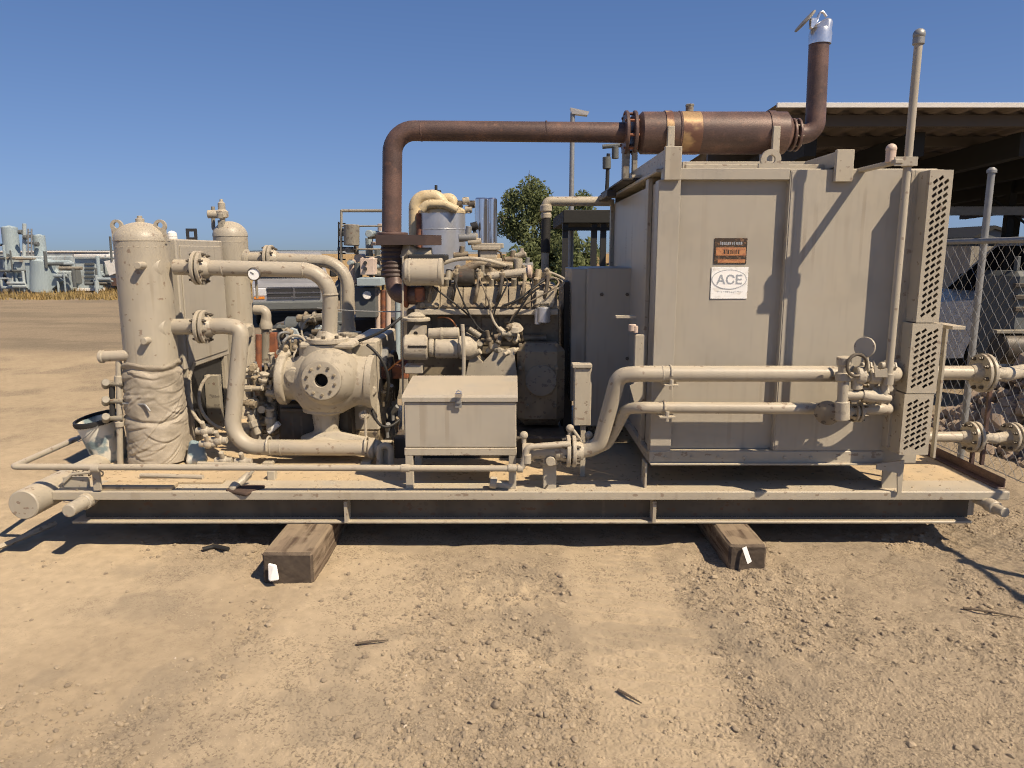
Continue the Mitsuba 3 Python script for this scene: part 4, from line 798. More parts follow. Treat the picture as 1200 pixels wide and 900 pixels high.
# ------------------------------------------------------------------ cooler
FY = 3.80
CX0, CX1 = W(767, 370, FY)[0], W(1086, 370, FY)[0] + 0.02
CZ0, CZ1 = W(900, 543, FY)[2], W(900, 196, FY)[2]
CYB = 5.62
co = thing('cooler_housing', 'large tan sheet steel cooler box with a perforated belt guard on its right', 'cooler')
seam = W(916, 370, FY)[0]; postx = W(792, 370, FY)[0]
rec = 0.044
def sheet(x0, x1, z0, z1, y, th, seed, amp=0.004, n=46):
    gx_, gz_ = np.meshgrid(np.linspace(x0, x1, n), np.linspace(z0, z1, n)); e_ = np.minimum(np.minimum(gx_ - x0, x1 - gx_), np.minimum(gz_ - z0, z1 - gz_)); w_ = np.clip(e_ / 0.12, 0, 1)
    d_ = amp * (meshkit.fbm(np.stack([gx_ * 2.6, gz_ * 1.7, gx_ * 0], -1), 3, seed) - 0.5) * w_
    Vf = np.stack([gx_, y + d_, gz_], -1).reshape(-1, 3); Vb_ = Vf + [0, th, 0]; ii = np.arange(n * n).reshape(n, n); q_ = np.stack([ii[:-1, :-1], ii[:-1, 1:], ii[1:, 1:], ii[1:, :-1]], -1).reshape(-1, 4); o_ = n * n
    rim = np.r_[ii[0, :], ii[1:, -1], ii[-1, -2::-1], ii[-2:0:-1, 0]]; r2_ = np.roll(rim, -1)
    qs = np.vstack([q_, q_[:, ::-1] + o_, np.stack([rim, rim + o_, r2_ + o_, r2_], -1)])
    return trimesh.Trimesh(np.vstack([Vf, Vb_]), np.vstack([qs[:, [0, 1, 2]], qs[:, [0, 2, 3]]]), process=False)
part(co, 'left_panel', sheet(postx, seam, CZ0 + 0.07, CZ1 - 0.06, FY + rec, 0.015, 5), 'tan_panel', 30)
part(co, 'right_panel', sheet(seam, W(1046, 370, FY)[0], CZ0 + 0.07, CZ1 - 0.012, FY, 0.05, 6), 'tan_panel', 30)
fb = []
for x in np.arange(CX0 + 0.08, seam - 0.05, 0.14): fb += [hexbolt((x, FY - 0.006, CZ0 + 0.035), (0, -1, 0), 0.008, 0.006)]
for x in np.arange(seam + 0.06, W(1046, 370, FY)[0], 0.14): fb += [hexbolt((x, FY - 0.006, CZ0 + 0.035), (0, -1, 0), 0.008, 0.006)]
part(co, 'frame_bolts', cat(fb), 'tan', False, kind='stuff')
part(co, 'far_panel', wbox(W(1046, 370, FY)[0], CX1, FY + 0.002, FY + 0.05, CZ0 + 0.0, CZ1 - 0.01, 0.003), 'tan_panel', False)
part(co, 'header', wbox(CX0 + 0.02, seam - 0.002, FY + 0.001, FY + 0.06, CZ1 - 0.06, CZ1 - 0.004, 0.003), 'tan_panel', False)
part(co, 'corner_post', cat(wbox(CX0, postx, FY, FY + 0.012, CZ0 + 0.06, CZ1 - 0.06, 0.002), wbox(CX0, CX0 + 0.012, FY + 0.012, FY + 0.09, CZ0 + 0.06, CZ1 - 0.06, 0.002)), 'tan_panel', False)
part(co, 'bottom_sill', cat(wbox(CX0 - 0.004, W(1050, 370, FY)[0], FY - 0.006, FY + 0.06, CZ0, CZ0 + 0.068, 0.004), wbox(CX0 + 0.0, W(1050, 370, FY)[0], FY - 0.03, FY - 0.006, CZ0 - 0.002, CZ0 + 0.006, 0.001)), 'tan', False)
part(co, 'seam_strip', wbox(seam + 0.006, seam + 0.03, FY - 0.0035, FY, CZ0 + 0.07, CZ1 - 0.02, 0.001), 'tan_panel', False)
part(co, 'side_wall', wbox(CX0 + 0.02, CX0 + 0.03, FY + 0.09, CYB, CZ0 + 0.05, CZ1 - 0.06, 0.002), 'tan_panel', False)
part(co, 'side_post', wbox(CX0 - 0.006, CX0 + 0.018, FY + 0.26, FY + 0.34, CZ0, CZ1 - 0.03, 0.003), 'tan', False)
part(co, 'side_post', wbox(CX0 - 0.006, CX0 + 0.02, CYB - 0.06, CYB, CZ0, CZ1 - 0.03, 0.003), 'tan', False)
part(co, 'side_wall', wbox(CX1 - 0.03, CX1 - 0.02, FY + 0.05, CYB, CZ0 + 0.05, CZ1 - 0.02, 0.002), 'tan_panel', False)
part(co, 'back_wall', wbox(CX0 + 0.03, CX1 - 0.03, CYB - 0.02, CYB, CZ0, CZ1 - 0.02, 0.002), 'tan_panel', False)
part(co, 'top_cover', wbox(CX0 - 0.005, CX1, FY + 0.06, CYB + 0.01, CZ1 - 0.02, CZ1, 0.004), 'tan', False)
part(co, 'side_sill', wbox(CX0 - 0.006, CX0 + 0.02, FY + 0.062, CYB, CZ0, CZ0 + 0.05, 0.003), 'tan', False)
for px in (757, 1050):
    x = W(px, 555, FY)[0]; part(co, 'leg', cat(wbox(x - 0.006 if px < 800 else x - 0.07, x + 0.006 if px < 800 else x + 0.02, FY + 0.0, FY + 0.012, DZ, CZ0, 0.001), wbox(x - 0.006, x + 0.006, FY + 0.012, FY + 0.1, DZ, CZ0, 0.001)), 'tan', False)
for x in (CX0 + 0.15, CX1 - 0.25): part(co, 'floor_beam', wbox(x, x + 0.1, FY + 0.55, CYB, DZ + 0.004, CZ0 + 0.04, 0.003), 'shaded_web_tan', False)  # dark colour carries the shade under the cooler
# lifting beams on the top with their end plates
for px0, px1, py0, py1 in ((779, 799, 171, 211), (980, 1001, 175, 213)):
    x0, x1 = W(px0, 190, FY - 0.03)[0], W(px1, 190, FY - 0.03)[0]; z0, z1 = W(px0, py1, FY - 0.03)[2], W(px0, py0, FY - 0.03)[2]
    part(co, 'lifting_beam', cat(wbox(x0, x1, FY - 0.03, FY - 0.004, z0, z1, 0.003), wbox(x0 + 0.012, x1 - 0.012, FY - 0.004, CYB + 0.1, CZ1 + 0.003, z1 - 0.006, 0.003)), 'tan', False)
part(co, 'cross_rail', wbox(W(800, 186, 4.2)[0], W(975, 186, 4.2)[0], 4.2, 4.25, CZ1 + 0.002, CZ1 + 0.075, 0.003), 'tan', False)
part(co, 'front_rail', wbox(W(804, 186, FY + 0.14)[0], W(972, 186, FY + 0.14)[0], FY + 0.14, FY + 0.18, CZ1 + 0.002, CZ1 + 0.03, 0.003), 'tan', False)
part(co, 'saddle_rail', wbox(W(760, 186, XY)[0], W(935, 186, XY)[0], XY - 0.15, XY - 0.1, CZ1 + 0.002, CZ1 + 0.06, 0.003), 'tan', False)
e = xz_prism(Point(0, 0).buffer(0.05, 20).union(sbox(-0.06, -0.05, 0.09, -0.02)).difference(Point(0, 0).buffer(0.022, 14)), -0.01, 0.01); e.apply_translation(W(903, 187, FY + 0.03)); part(co, 'lifting_eye', e, 'tan', False)
# junk plates at the left of the top
part(co, 'roof_edge_plate', cat(wbox(CX0 - 0.08, CX0 + 0.1, 4.5, 5.6, CZ1 + 0.004, CZ1 + 0.016, 0.002), wbox(CX0 - 0.12, CX0 - 0.06, 4.9, 5.65, CZ1 - 0.06, CZ1 - 0.02, 0.004)), 'engine_dark', False)
part(co, 'roof_bar', wbox(W(729, 202, 4.9)[0], W(766, 202, 4.9)[0], 4.5, 4.53, CZ1 + 0.018, CZ1 + 0.035, 0.002), 'tan', False)
# vertical channel behind the pole
part(co, 'upright_channel', cat(wbox(W(1046, 370, FY)[0], W(1050, 370, FY)[0], FY - 0.06, FY + 0.002, CZ0 + 0.1, CZ1 - 0.02, 0.002), wbox(W(1050, 370, FY)[0], W(1063, 370, FY)[0], FY - 0.06, FY - 0.054, CZ0 + 0.1, CZ1 - 0.02, 0.002)), 'tan', False)
# perforated guard
GY0, GY1 = FY - 0.16, FY - 0.002
def guard(px0, py0, px1, py1, cols, rows, back=GY1):
    xm0, xm1 = W(px0, (py0 + py1) / 2, GY0)[0], W(px1, (py0 + py1) / 2, GY0)[0]
    z0, z1 = W(px0, py1, GY0)[2], W(px0, py0, GY0)[2]
    pl = sbox(xm0, z0, xm1, z1); mx, mz_ = 0.016, 0.03; cw, rh = (xm1 - xm0 - 2 * mx) / cols, (z1 - z0 - 2 * mz_) / rows
    slot = Polygon([(-0.43 * cw, -0.08 * rh), (-0.2 * cw, -0.42 * rh), (0.43 * cw, 0.08 * rh), (0.2 * cw, 0.42 * rh)]).buffer(0.001)
    holes = []
    for i in range(cols):
        for j in range(rows):
            h_ = affinity.translate(slot, xm0 + mx + (i + 0.5) * cw, z0 + mz_ + (j + 0.5 + (0.25 if i % 2 else -0.25)) * rh)
            holes.append(h_)
    from shapely import union_all
    pl = pl.difference(union_all(holes))
    f = part(co, 'belt_guard', cat(xz_prism(pl, GY0, GY0 + 0.004), wbox(xm0, xm0 + 0.006, GY0 + 0.004, back, z0, z1, 0.001), wbox(xm1 - 0.006, xm1, GY0 + 0.004, back, z0, z1, 0.001), wbox(xm0 + 0.006, xm1 - 0.006, GY0 + 0.004, back, z1 - 0.006, z1, 0.001), wbox(xm0 + 0.006, xm1 - 0.006, GY0 + 0.004, back, z0, z0 + 0.006, 0.001)), 'tan', False, label='perforated steel belt guard section')
    part(f, 'belt', wbox(xm0 + 0.012, xm1 - 0.012, GY0 + 0.05, GY0 + 0.06, z0 + 0.01, z1 - 0.01, 0.001), 'engine_dark', False, label='dark plate added behind the perforations for the unlit inside')  # plate instead of a belt, dark to stand for the unlit guard inside
guard(1082, 199, 1109, 378, 3, 21)
guard(1066, 379, 1101, 461, 4, 10)
guard(1057, 462, 1091, 533, 4, 9)
x0, x1 = W(1030, 545, FY - 0.1)[0], W(1062, 545, FY - 0.1)[0]
part(co, 'guard_foot', xz_prism(Polygon([(x0, CZ0 + 0.02), (x1, CZ0 + 0.04), (x1, DZ + 0.006), (x1 - 0.02, DZ + 0.006), (x1 - 0.03, CZ0 - 0.03), (x0, CZ0 - 0.01)]), FY - 0.08, FY - 0.07), 'tan', False)
part(co, 'guard_bracket', cat(wbox(W(1103, 380, FY)[0], W(1118, 380, FY)[0], FY - 0.1, FY + 0.1, W(1110, 384, FY)[2], W(1110, 380, FY)[2], 0.001), wbox(W(1114, 400, FY)[0], W(1117, 400, FY)[0], FY + 0.05, FY + 0.08, W(1110, 540, FY)[2], W(1110, 384, FY)[2], 0.001)), 'tan', False)

# signs
def plate_on(px0, py0, px1, py1, y, th=0.003):
    return wbox(W(px0, (py0 + py1) / 2, y)[0], W(px1, (py0 + py1) / 2, y)[0], y - th, y, W(px0, py1, y)[2], W(px0, py0, y)[2], 0.0005)
PYp = FY + rec - 0.0025
ws = thing('warning_sign', 'weathered black and orange warning plate on the cooler panel', 'sign')
part(ws, 'plate', plate_on(837, 279, 875, 309, PYp), 'sign_dark', False)
part(ws, 'orange_band', plate_on(839, 290, 874, 299.5, PYp - 0.003, 0.001), 'sign_orange', False)
part(ws, 'orange_band', plate_on(841, 304, 873, 308, PYp - 0.003, 0.001), 'sign_orange', False)
r_ = np.random.default_rng(2)
def worn_line(pxa, pxb, y0, y1, y):
    out, x = [], pxa
    while x < pxb:
        w = 0.8 + 1.2 * r_.random(); out.append(plate_on(x, y0 + 0.8 * r_.random(), x + w, y1 - 0.8 * r_.random(), y, 0.0008)); x += w + 0.7 + 0.8 * r_.random()
    return cat(out)
part(ws, 'worn_lettering', worn_line(844, 870, 283, 287.5, PYp - 0.003), 'sign_grey', False, kind='stuff')
part(ws, 'worn_lettering', worn_line(848, 866, 292, 298, PYp - 0.004), 'sign_dark', False, kind='stuff')
asg = thing('maker_sign', 'white maker plate lettered ACE in an oval on the cooler panel below the warning plate', 'sign')
part(asg, 'plate', plate_on(833, 313, 876, 350, PYp), 'sign_white', False)
oc = W(854.5, 327.5, PYp - 0.003); kx = M(1, 327, PYp)
ov = affinity.scale(Point(0, 0).buffer(1, 32), 20.5 * kx, 11.5 * kx)
part(asg, 'oval', xz_prism(ov, 0, 0.0012).apply_translation(oc - [0, 0.0012, 0]), 'paper', False)
part(asg, 'oval_outline', xz_prism(ov.difference(affinity.scale(ov, 0.955, 0.93)), 0, 0.0008).apply_translation(oc - [0, 0.002, 0]), 'sign_grey', False)
tm = meshkit.text_mesh('ACE', 10.5 * kx, 0.001, bold=True); b_ = tm.bounds; tm.apply_translation([-(b_[0][0] + b_[1][0]) / 2, -(b_[0][1] + b_[1][1]) / 2, 0]); tm.apply_scale([1.06, 1, 1])
part(asg, 'lettering', place(tm, oc + [0.0, -0.0014, 0.0], (1, 0, 0), (0, 0, 1)), 'sign_grey', False)
part(asg, 'small_line', worn_line(840, 870, 341, 343, PYp - 0.003), 'sign_grey', False, kind='stuff')

# ------------------------------------------------------------------ coolant pipes in front of the cooler
QY = 3.63
cw = thing('coolant_pipe', 'upper, thicker tan water pipe along the front of the cooler', 'pipe')
part(cw, 'pipe', tube([W(612, 529, 3.78), W(686, 528, 3.78), W(703, 520, 3.76), W(725, 440, 3.66), W(746, 438, QY), W(1046, 438, QY), W(1050, 438, FY)], 0.040, 0.09, 22), 'tan')
part(cw, 'weld', weld(W(776, 438, QY), (1, 0, 0), 0.04), 'tan')
flange_pair(cw, W(669, 528.5, 3.78), (1, 0, 0), 0.085, 0.042)
part(cw, 'reducer', cat(cyl(W(612, 529, 3.78), W(626, 529, 3.78), 0.045), cyl(W(650, 528.5, 3.78), W(656, 528.5, 3.78), 0.05)), 'tan')
for px, py in ((785, 448), ):
    c = W(px, py, QY); part(cw, 'clamp', cat(wbox(c[0] - 0.035, c[0] + 0.035, QY - 0.05, QY + 0.17, c[2] - 0.012, c[2] - 0.004, 0.001), cyl(c + [0, -0.04, -0.03], c + [0, -0.04, 0.02], 0.01, n=8), tube([[c[0], QY + 0.044 * math.cos(t), c[2] + 0.04 + 0.044 * math.sin(t)] for t in np.linspace(0, math.pi, 12)], 0.006, 0, 8)), 'tan')
cw2 = thing('coolant_pipe', 'lower, thinner tan water pipe along the front of the cooler', 'pipe')
part(cw2, 'pipe', tube([W(690, 530, 3.9), W(712, 520, 3.82), W(734, 479, 3.7), W(752, 477.5, QY), W(1038, 479, QY), W(1042, 479, FY)], 0.029, 0.07, 20), 'tan')
c = W(780, 485, QY); part(cw2, 'clamp', cat(wbox(c[0] - 0.04, c[0] + 0.04, QY - 0.05, QY + 0.17, c[2] - 0.012, c[2] - 0.004, 0.001), cyl(c + [0, -0.04, -0.03], c + [0, -0.04, 0.02], 0.01, n=8), tube([[c[0] - 0.01, QY + 0.034 * math.cos(t), c[2] + 0.03 + 0.034 * math.sin(t)] for t in np.linspace(0, math.pi, 12)], 0.006, 0, 8)), 'tan')
# bracket post at the left front corner
bp = thing('pipe_bracket', 'short tan steel bracket standing between the water pipes and the left cooler corner', 'bracket')
part(bp, 'post', pbox(743, 392, 756, 468, 3.84, 3.86), 'tan', False); part(bp, 'bolt', cat(cyl(W(741, 388, 3.85), W(741, 380, 3.85), 0.02), cyl(W(745, 390, 3.84), W(745, 382, 3.84), 0.012)), 'pink_beige'); part(bp, 'arm', pbox(722, 370, 745, 373, 3.9, 3.95, 0.001), 'tan', False)
part(bp, 'slotted_plate', xz_prism(Polygon([tuple(W(*p_, 3.83)[[0, 2]]) for p_ in ((738, 452), (752, 446), (752, 470), (744, 474))]), 3.83, 3.838), 'tan', False)
jb = thing('junction_box', 'slim upright tan box lit by the sun beside the engine, left of the water pipes', 'box')
part(jb, 'body', pbox(673, 431, 693, 499, 4.0, 4.06, 0.004), 'tan', False); part(jb, 'cap', pbox(671, 427, 694, 431.5, 3.985, 4.075, 0.003), 'tan', False)
part(jb, 'post', pbox(680, 499, 686, 565, 4.02, 4.05, 0.002), 'tan', False)
pdst = thing('pipe_support', 'short tan pedestal with a round top plate under the pipe flange', 'pipe support')
c = W(644, 575, 3.8); x = c[0]
zz = W(644, 541, 3.8)[2]
part(pdst, 'post', cat(wbox(x - 0.035, x + 0.035, 3.79, 3.86, DZ, zz - 0.006, 0.003)), 'tan', False); part(pdst, 'top_plate', cyl((x, 3.8, zz - 0.006), (x, 3.8, zz + 0.006), 0.055), 'tan')
part(pdst, 'yoke', cat(cyl((x - 0.03, 3.76, zz), (x - 0.03, 3.76, zz + 0.05), 0.008, n=8), cyl((x + 0.03, 3.76, zz), (x + 0.03, 3.76, zz + 0.05), 0.008, n=8), cyl((x, 3.75, zz + 0.02), (x, 3.73, zz + 0.02), 0.026)), 'tan_cast')
dv = thing('drain_valve', 'small tan valves with upright handles on top of the low pipe beside the battery box', 'valve')
for px, py in ((668, 502), (690, 510), (614, 510)):
    a = W(px, py, 3.8); part(dv, 'handle', cat(cyl(a - [0, 0, 0.045], a, 0.012), trimesh.creation.icosphere(2, 0.022).apply_translation(a)), 'tan_cast')
part(dv, 'lever', ptube([(672, 504, 3.78), (682, 518, 3.78)], 0.008), 'tan'); part(dv, 'stub', cat(cyl(W(578, 567, 3.8), W(600, 570, 3.8), 0.022), cyl(W(574, 565, 3.78), W(582, 566, 3.78), 0.032)), 'tan_cast'); part(dv, 'hook', ptube([(595, 577, 3.79), (635, 577, 3.79), (642, 568, 3.79)], 0.005, 0.02, 8), 'bolt_steel')

# valves at the right
va = thing('control_valve', 'cluster of tan valve bodies and handwheel on the right end of the water pipes', 'valve')
AY = 3.5
part(va, 'upright_pipe', ptube([(989, 424, AY), (987, 488, AY)], 0.026), 'tan')
part(va, 'top_cap', cat(cyl(W(989, 418, AY), W(989, 428, AY), 0.034), cyl(W(988, 436, AY), W(988, 446, AY), 0.036)), 'tan')
part(va, 'cross_pipe', ptube([(988, 441, AY), (1040, 443, AY)], 0.022), 'tan')
part(va, 'lower_arm', cat(cyl(W(990, 463, AY), W(1022, 463, AY), 0.022), lathe([(0.028, 0), (0.03, 0.05), (0.016, 0.14), (0, 0.14)], W(1010, 463, AY), (1, 0, -0.12), 18)), 'tan_cast')
part(va, 'drop_pipe', ptube([(1036, 440, AY), (1036, 468, AY)], 0.016), 'tan')
part(va, 'body', cat(cyl(W(1002, 440, AY), W(1012, 440, AY), 0.045), cyl(W(1018, 441, AY), W(1030, 441, AY), 0.038), cyl(W(1004, 456, AY), W(1004, 440, AY), 0.026)), 'tan_cast')
part(va, 'handwheel', tube([W(1004, 428, AY - 0.04) + 0.052 * np.array([math.cos(t), 0.25 * math.cos(t), math.sin(t)]) for t in np.linspace(0, 6.283, 26)], 0.008, 0, 8), 'bolt_steel', label='dark handwheel')
part(va, 'blind_disc', lathe([(0, 0), (0.048, 0), (0.05, 0.003), (0.05, 0.009), (0.048, 0.012), (0, 0.012)], W(1014, 407, AY), (-0.72, -0.66, 0.1), 30), 'tan', label='round upright plate facing left')
part(va, 'disc_stem', ptube([(1015, 416, AY), (1018, 436, AY)], 0.009), 'tan')
part(va, 'angle_plate', xz_prism(Polygon([tuple(W(*p_, AY)[[0, 2]]) for p_ in ((1018, 421), (1024, 432), (1034, 430), (1034, 440), (1020, 440))]), AY - 0.05, AY - 0.042), 'tan', False)
c = W(970, 483, AY + 0.05); part(va, 'round_flange', lathe([(0, 0), (0.058, 0), (0.06, 0.004), (0.06, 0.02), (0.03, 0.03), (0, 0.03)], c, (-0.5, -0.8, -0.1), 28), 'tan_oily'); part(va, 'flange_bolts', bolt_ring(c, (-0.5, -0.8, -0.1), 0.045, 6, 0.006, 0.05), 'bolt_steel', kind='stuff')
flange_pair(va, W(1004, 482, QY), (1, 0, 0), 0.055, 0.03, th=0.012, nb=6, neck=0.02)
part(va, 'lower_body', cat(cyl(W(975, 482, AY + 0.05), W(998, 482, QY), 0.034), cyl(W(987, 470, AY), W(987, 492, AY), 0.034)), 'tan_cast')
r_ = np.random.default_rng(23)
for i in range(16):
    a = W(990 + 52 * r_.random(), 428 + 58 * r_.random(), AY + 0.02 + 0.08 * r_.random()); d = (np.array([1, 0, 0.]), np.array([0, 0, 1.]), np.array([0, -1, 0.2]))[i % 3] + r_.normal(0, 0.1, 3); d /= np.linalg.norm(d); l = 0.015 + 0.03 * r_.random(); r0 = 0.008 + 0.012 * r_.random()
    part(va, 'fitting', cat(cyl(a - d * l, a + d * l, r0, n=12), cyl(a - d * l * 0.3, a + d * l * 0.3, r0 * 1.5, n=6), cyl(a + d * l, a + d * (l + 0.01), r0 * 1.3, n=6)), ('tan', 'tan_cast', 'tan_oily', 'tan')[i % 4])
# vent pole, its arm
vp = thing('vent_pole', 'tall thin vent pole with a ball cap in front of the cooler', 'pole')
VPY = 3.475
b0, b1 = W(1041, 436, VPY + 0.1), W(1078, 44, VPY)
bx_ = 0.6 * W(1041, 436, VPY)[0] + 0.4 * b1[0]
part(vp, 'pole', tube([[bx_, VPY, b0[2] - 0.02], [bx_, VPY, b1[2]]], 0.0175, 0, 18), 'tan')
part(vp, 'base_tee', cat(cyl((bx_, VPY, b0[2] - 0.045), (bx_, VPY, b0[2] + 0.01), 0.024), cyl((bx_ - 0.07, AY, b0[2] - 0.02), (bx_ + 0.01, AY, b0[2] - 0.02), 0.02)), 'tan')
part(vp, 'ball_cap', cat(trimesh.creation.icosphere(3, 0.026).apply_translation([bx_, VPY, b1[2] + 0.012]), cyl((bx_, VPY, b1[2] - 0.03), (bx_, VPY, b1[2]), 0.025)), 'galvanised')
ay = W(1010, 203, FY)
zarm = ay[2] + 0.015
part(vp, 'arm', wbox(ay[0] - 0.02, ay[0] + 0.018, VPY - 0.035, FY + 0.02, zarm - 0.01, zarm + 0.01, 0.003), 'tan', False)
part(vp, 'clamp', cat(wbox(ay[0] - 0.02, bx_ + 0.03, VPY - 0.03, VPY - 0.024, zarm - 0.02, zarm + 0.02, 0.001), cyl((bx_, VPY, zarm - 0.02), (bx_, VPY, zarm + 0.02), 0.027)), 'tan')
part(vp, 'arm_knob', cat(cyl((bx_ - 0.07, VPY + 0.02, zarm + 0.0), (bx_ - 0.07, VPY + 0.02, zarm + 0.06), 0.022), trimesh.creation.icosphere(2, 0.024).apply_translation([bx_ - 0.07, VPY + 0.02, zarm + 0.06])), 'pink_beige')

# pipes leaving at the right
for py, r0, R0, x_end, x0_, lab, yy in ((437, 0.042, 0.112, 1152, 1085, 'upper flanged tan pipe end sticking out at the right of the cooler', 4.25), (512, 0.031, 0.09, 1140, 1070, 'lower flanged tan pipe end sticking out at the right of the cooler', 4.2)):
    t = thing('outlet_pipe', lab, 'pipe')
    part(t, 'pipe', ptube([(x0_, py, yy), (x_end - 4, py, yy)], r0, 0, 20), 'tan'); flange_pair(t, W(x_end, py, yy), (1, 0, 0), R0, r0, nb=8, neck=0.05)
    part(t, 'bend', tube([W(x_end + 6, py, yy), W(x_end + 26, py + 2, yy), W(x_end + 60, py - 5, yy + 0.6)], r0, 0.05, 16), 'tan_cast')
    if py == 512: flange_pair(t, W(1186, 512, yy + 0.15), (1, 0.1, 0), R0 * 0.98, r0, nb=8)
    part(t, 'stand', wbox(W(x_end - 2, 540, yy)[0], W(x_end + 2, 540, yy)[0], yy, yy + 0.02, DZ, W(x_end, py + 8, yy)[2], 0.001), 'rust', False)

# ------------------------------------------------------------------ radiator side, behind the engine
sh = thing('fan_shroud', 'tan sheet steel shroud in the shade between engine and cooler', 'shroud')
part(sh, 'front_box', pbox(687, 314, 752, 500, 4.72, 5.4, 0.006), 'tan_panel', False)
part(sh, 'side_strip', pbox(669, 315, 686, 470, 4.8, 5.4, 0.004), 'tan_panel', False)
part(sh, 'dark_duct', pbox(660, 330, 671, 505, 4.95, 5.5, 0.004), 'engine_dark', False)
part(sh, 'stand', pbox(690, 500, 748, 568, 4.8, 5.3, 0.004), 'tan_oily', False)
for px, py in ((735, 345), (705, 345), (735, 420)): part(sh, 'bolt', hexbolt(W(px, py, 4.72), (0, -1, 0), 0.012, 0.01), 'bolt_steel')
tpz = thing('vent_pipe', 'tan pipe running left from the cooler top and turning down with a dark hose', 'pipe')
part(tpz, 'pipe', tube([W(716, 236, 5.4), W(640, 236, 5.4), W(640, 252, 5.4)], 0.033, 0.03, 18), 'tan'); part(tpz, 'collar', cat(cyl(W(640, 240, 5.4), W(640, 248, 5.4), 0.043), cyl(W(640, 250, 5.4), W(640, 256, 5.4), 0.038)), 'tan')
part(tpz, 'hose', ptube([(640, 255, 5.4), (639, 296, 5.4)], 0.034), 'black_rubber'); part(tpz, 'lower_pipe', ptube([(639, 294, 5.4), (638, 330, 5.4)], 0.028), 'tan')
lamp = thing('beacon_lamp', 'small dark lamp on a thin stalk at the left edge of the cooler top', 'lamp')
part(lamp, 'stalk', ptube([(711, 226, 5.5), (713, 180, 5.5)], 0.014), 'black_steel'); part(lamp, 'head', cat(cyl(W(711, 184, 5.5), W(711, 198, 5.5), 0.03), cyl(W(721, 186, 5.5), W(721, 172, 5.5), 0.025)), 'dark_grey'); part(lamp, 'arm', ptube([(706, 172, 5.5), (728, 170, 5.5)], 0.016), 'dark_grey')

# ------------------------------------------------------------------ battery box
bb = thing('battery_box', 'tan steel battery box with a sloping lid and latch on the front deck', 'box')
BY = 3.79
bx0, bx1 = W(474, 500, BY)[0], W(605, 500, BY)[0]
zt_, zb_ = W(540, 471, BY)[2], W(540, 531, BY)[2]
part(bb, 'body', wbox(bx0, bx1, BY, BY + 0.42, zb_ + 0.03, zt_, 0.005), 'tan_panel', False)
zl = W(540, 466, BY - 0.01)[2]; zr_ = W(540, 440.5, BY + 0.42)[2]
part(bb, 'lid', yz_prism(Polygon([(BY - 0.012, zt_ + 0.003), (BY - 0.012, zl), (BY + 0.0, zl + 0.012), (BY + 0.43, zr_), (BY + 0.43, zt_ + 0.003)]), bx0 - 0.008, bx1 + 0.008), 'tan_panel', False)
for y0_, y1_ in ((-0.006, 0.03), (0.39, 0.43)): part(bb, 'frame', wbox(bx0 - 0.004, bx1 + 0.004, BY + y0_, BY + y1_, zb_ - 0.012, zb_ + 0.028, 0.003), 'tan', False)
for x in (bx0, bx1 - 0.04):
    for y in (BY - 0.004, BY + 0.38): part(bb, 'leg', wbox(x, x + 0.04, y, y + 0.04, DZ + 0.004, zb_ - 0.012, 0.002), 'tan', False)
la = part(bb, 'latch', cat(pbox(533, 471, 541, 478, BY - 0.02, BY - 0.012, 0.001), pbox(535, 462, 540, 473, BY - 0.03, BY - 0.013, 0.001)), 'galvanised', False, label='bright steel hasp latch')
part(la, 'padlock', cat(pbox(533, 461, 541, 466, BY - 0.045, BY - 0.03, 0.002), tube([W(534 + 3.5 + 3 * math.cos(t), 461 - 3 * math.sin(t), BY - 0.038) for t in np.linspace(0, math.pi, 10)], 0.003, 0, 6)), 'chrome', False)

# ------------------------------------------------------------------ silver tank and chrome silencer behind the engine
TY = 6.4
at = thing('silver_tank', 'round silver tank with a cream dome and looped cream pipes behind the engine', 'tank')
tx = W(518, 280, TY)[0]; tr = M(27.5, 280, TY); z0, z1 = W(518, 345, TY)[2], W(518, 249, TY)[2]
part(at, 'shell', lathe([(0, z0), (tr, z0), (tr, z1), (0, z1)], (tx, TY, 0), n=44), 'aluminium', 40)
part(at, 'band', weld((tx, TY, W(518, 269, TY)[2]), (0, 0, 1), tr, 0.006), 'aluminium')
part(at, 'dome', lathe([(tr * 1.02, z1 - 0.01), (tr * 1.02, z1 + 0.012)] + [(tr * math.cos(t), z1 + 0.012 + 0.05 * math.sin(t)) for t in np.linspace(0.1, math.pi / 2, 8)], (tx, TY, 0), n=44), 'pipe_cream', 40)
part(at, 'loop_pipe', tube([W(486, 310, TY - 0.05), W(486, 231, TY - 0.05), W(512, 229, TY - 0.05), W(520, 240, TY - 0.05)], 0.05, 0.12, 18), 'pipe_cream'); part(at, 'loop_pipe', tube([W(497, 262, TY + 0.05), W(497, 236, TY + 0.05), W(531, 232, TY), W(531, 246, TY)], 0.045, 0.1, 18), 'pipe_cream')
part(at, 'inner_pipe', tube([W(494, 246, TY - 0.2), W(500, 239, TY - 0.2), W(520, 239, TY - 0.2), W(536, 246, TY - 0.2)], 0.035, 0.08, 16), 'pipe_cream'); part(at, 'side_pipe', ptube([(492, 250, TY - 0.1), (492, 300, TY - 0.1)], 0.028), 'rust_orange')
part(at, 'top_valve', cat(cyl(W(511, 226, TY), W(511, 217, TY), 0.012), cyl(W(508, 226, TY), W(517, 226, TY), 0.022)), 'black_steel')
for px, py in ((538, 240), (546, 236), (553, 240), (549, 246)): part(at, 'fitting', cat(cyl(W(px - 4, py, TY), W(px + 4, py - 1, TY), 0.03), cyl(W(px, py - 5, TY), W(px, py + 4, TY), 0.022)), ('tan_cast', 'engine_dark', 'white_paint')[px % 3])
part(at, 'stand', pbox(496, 345, 540, 560, TY - 0.15, TY + 0.15), 'engine_dark', False)
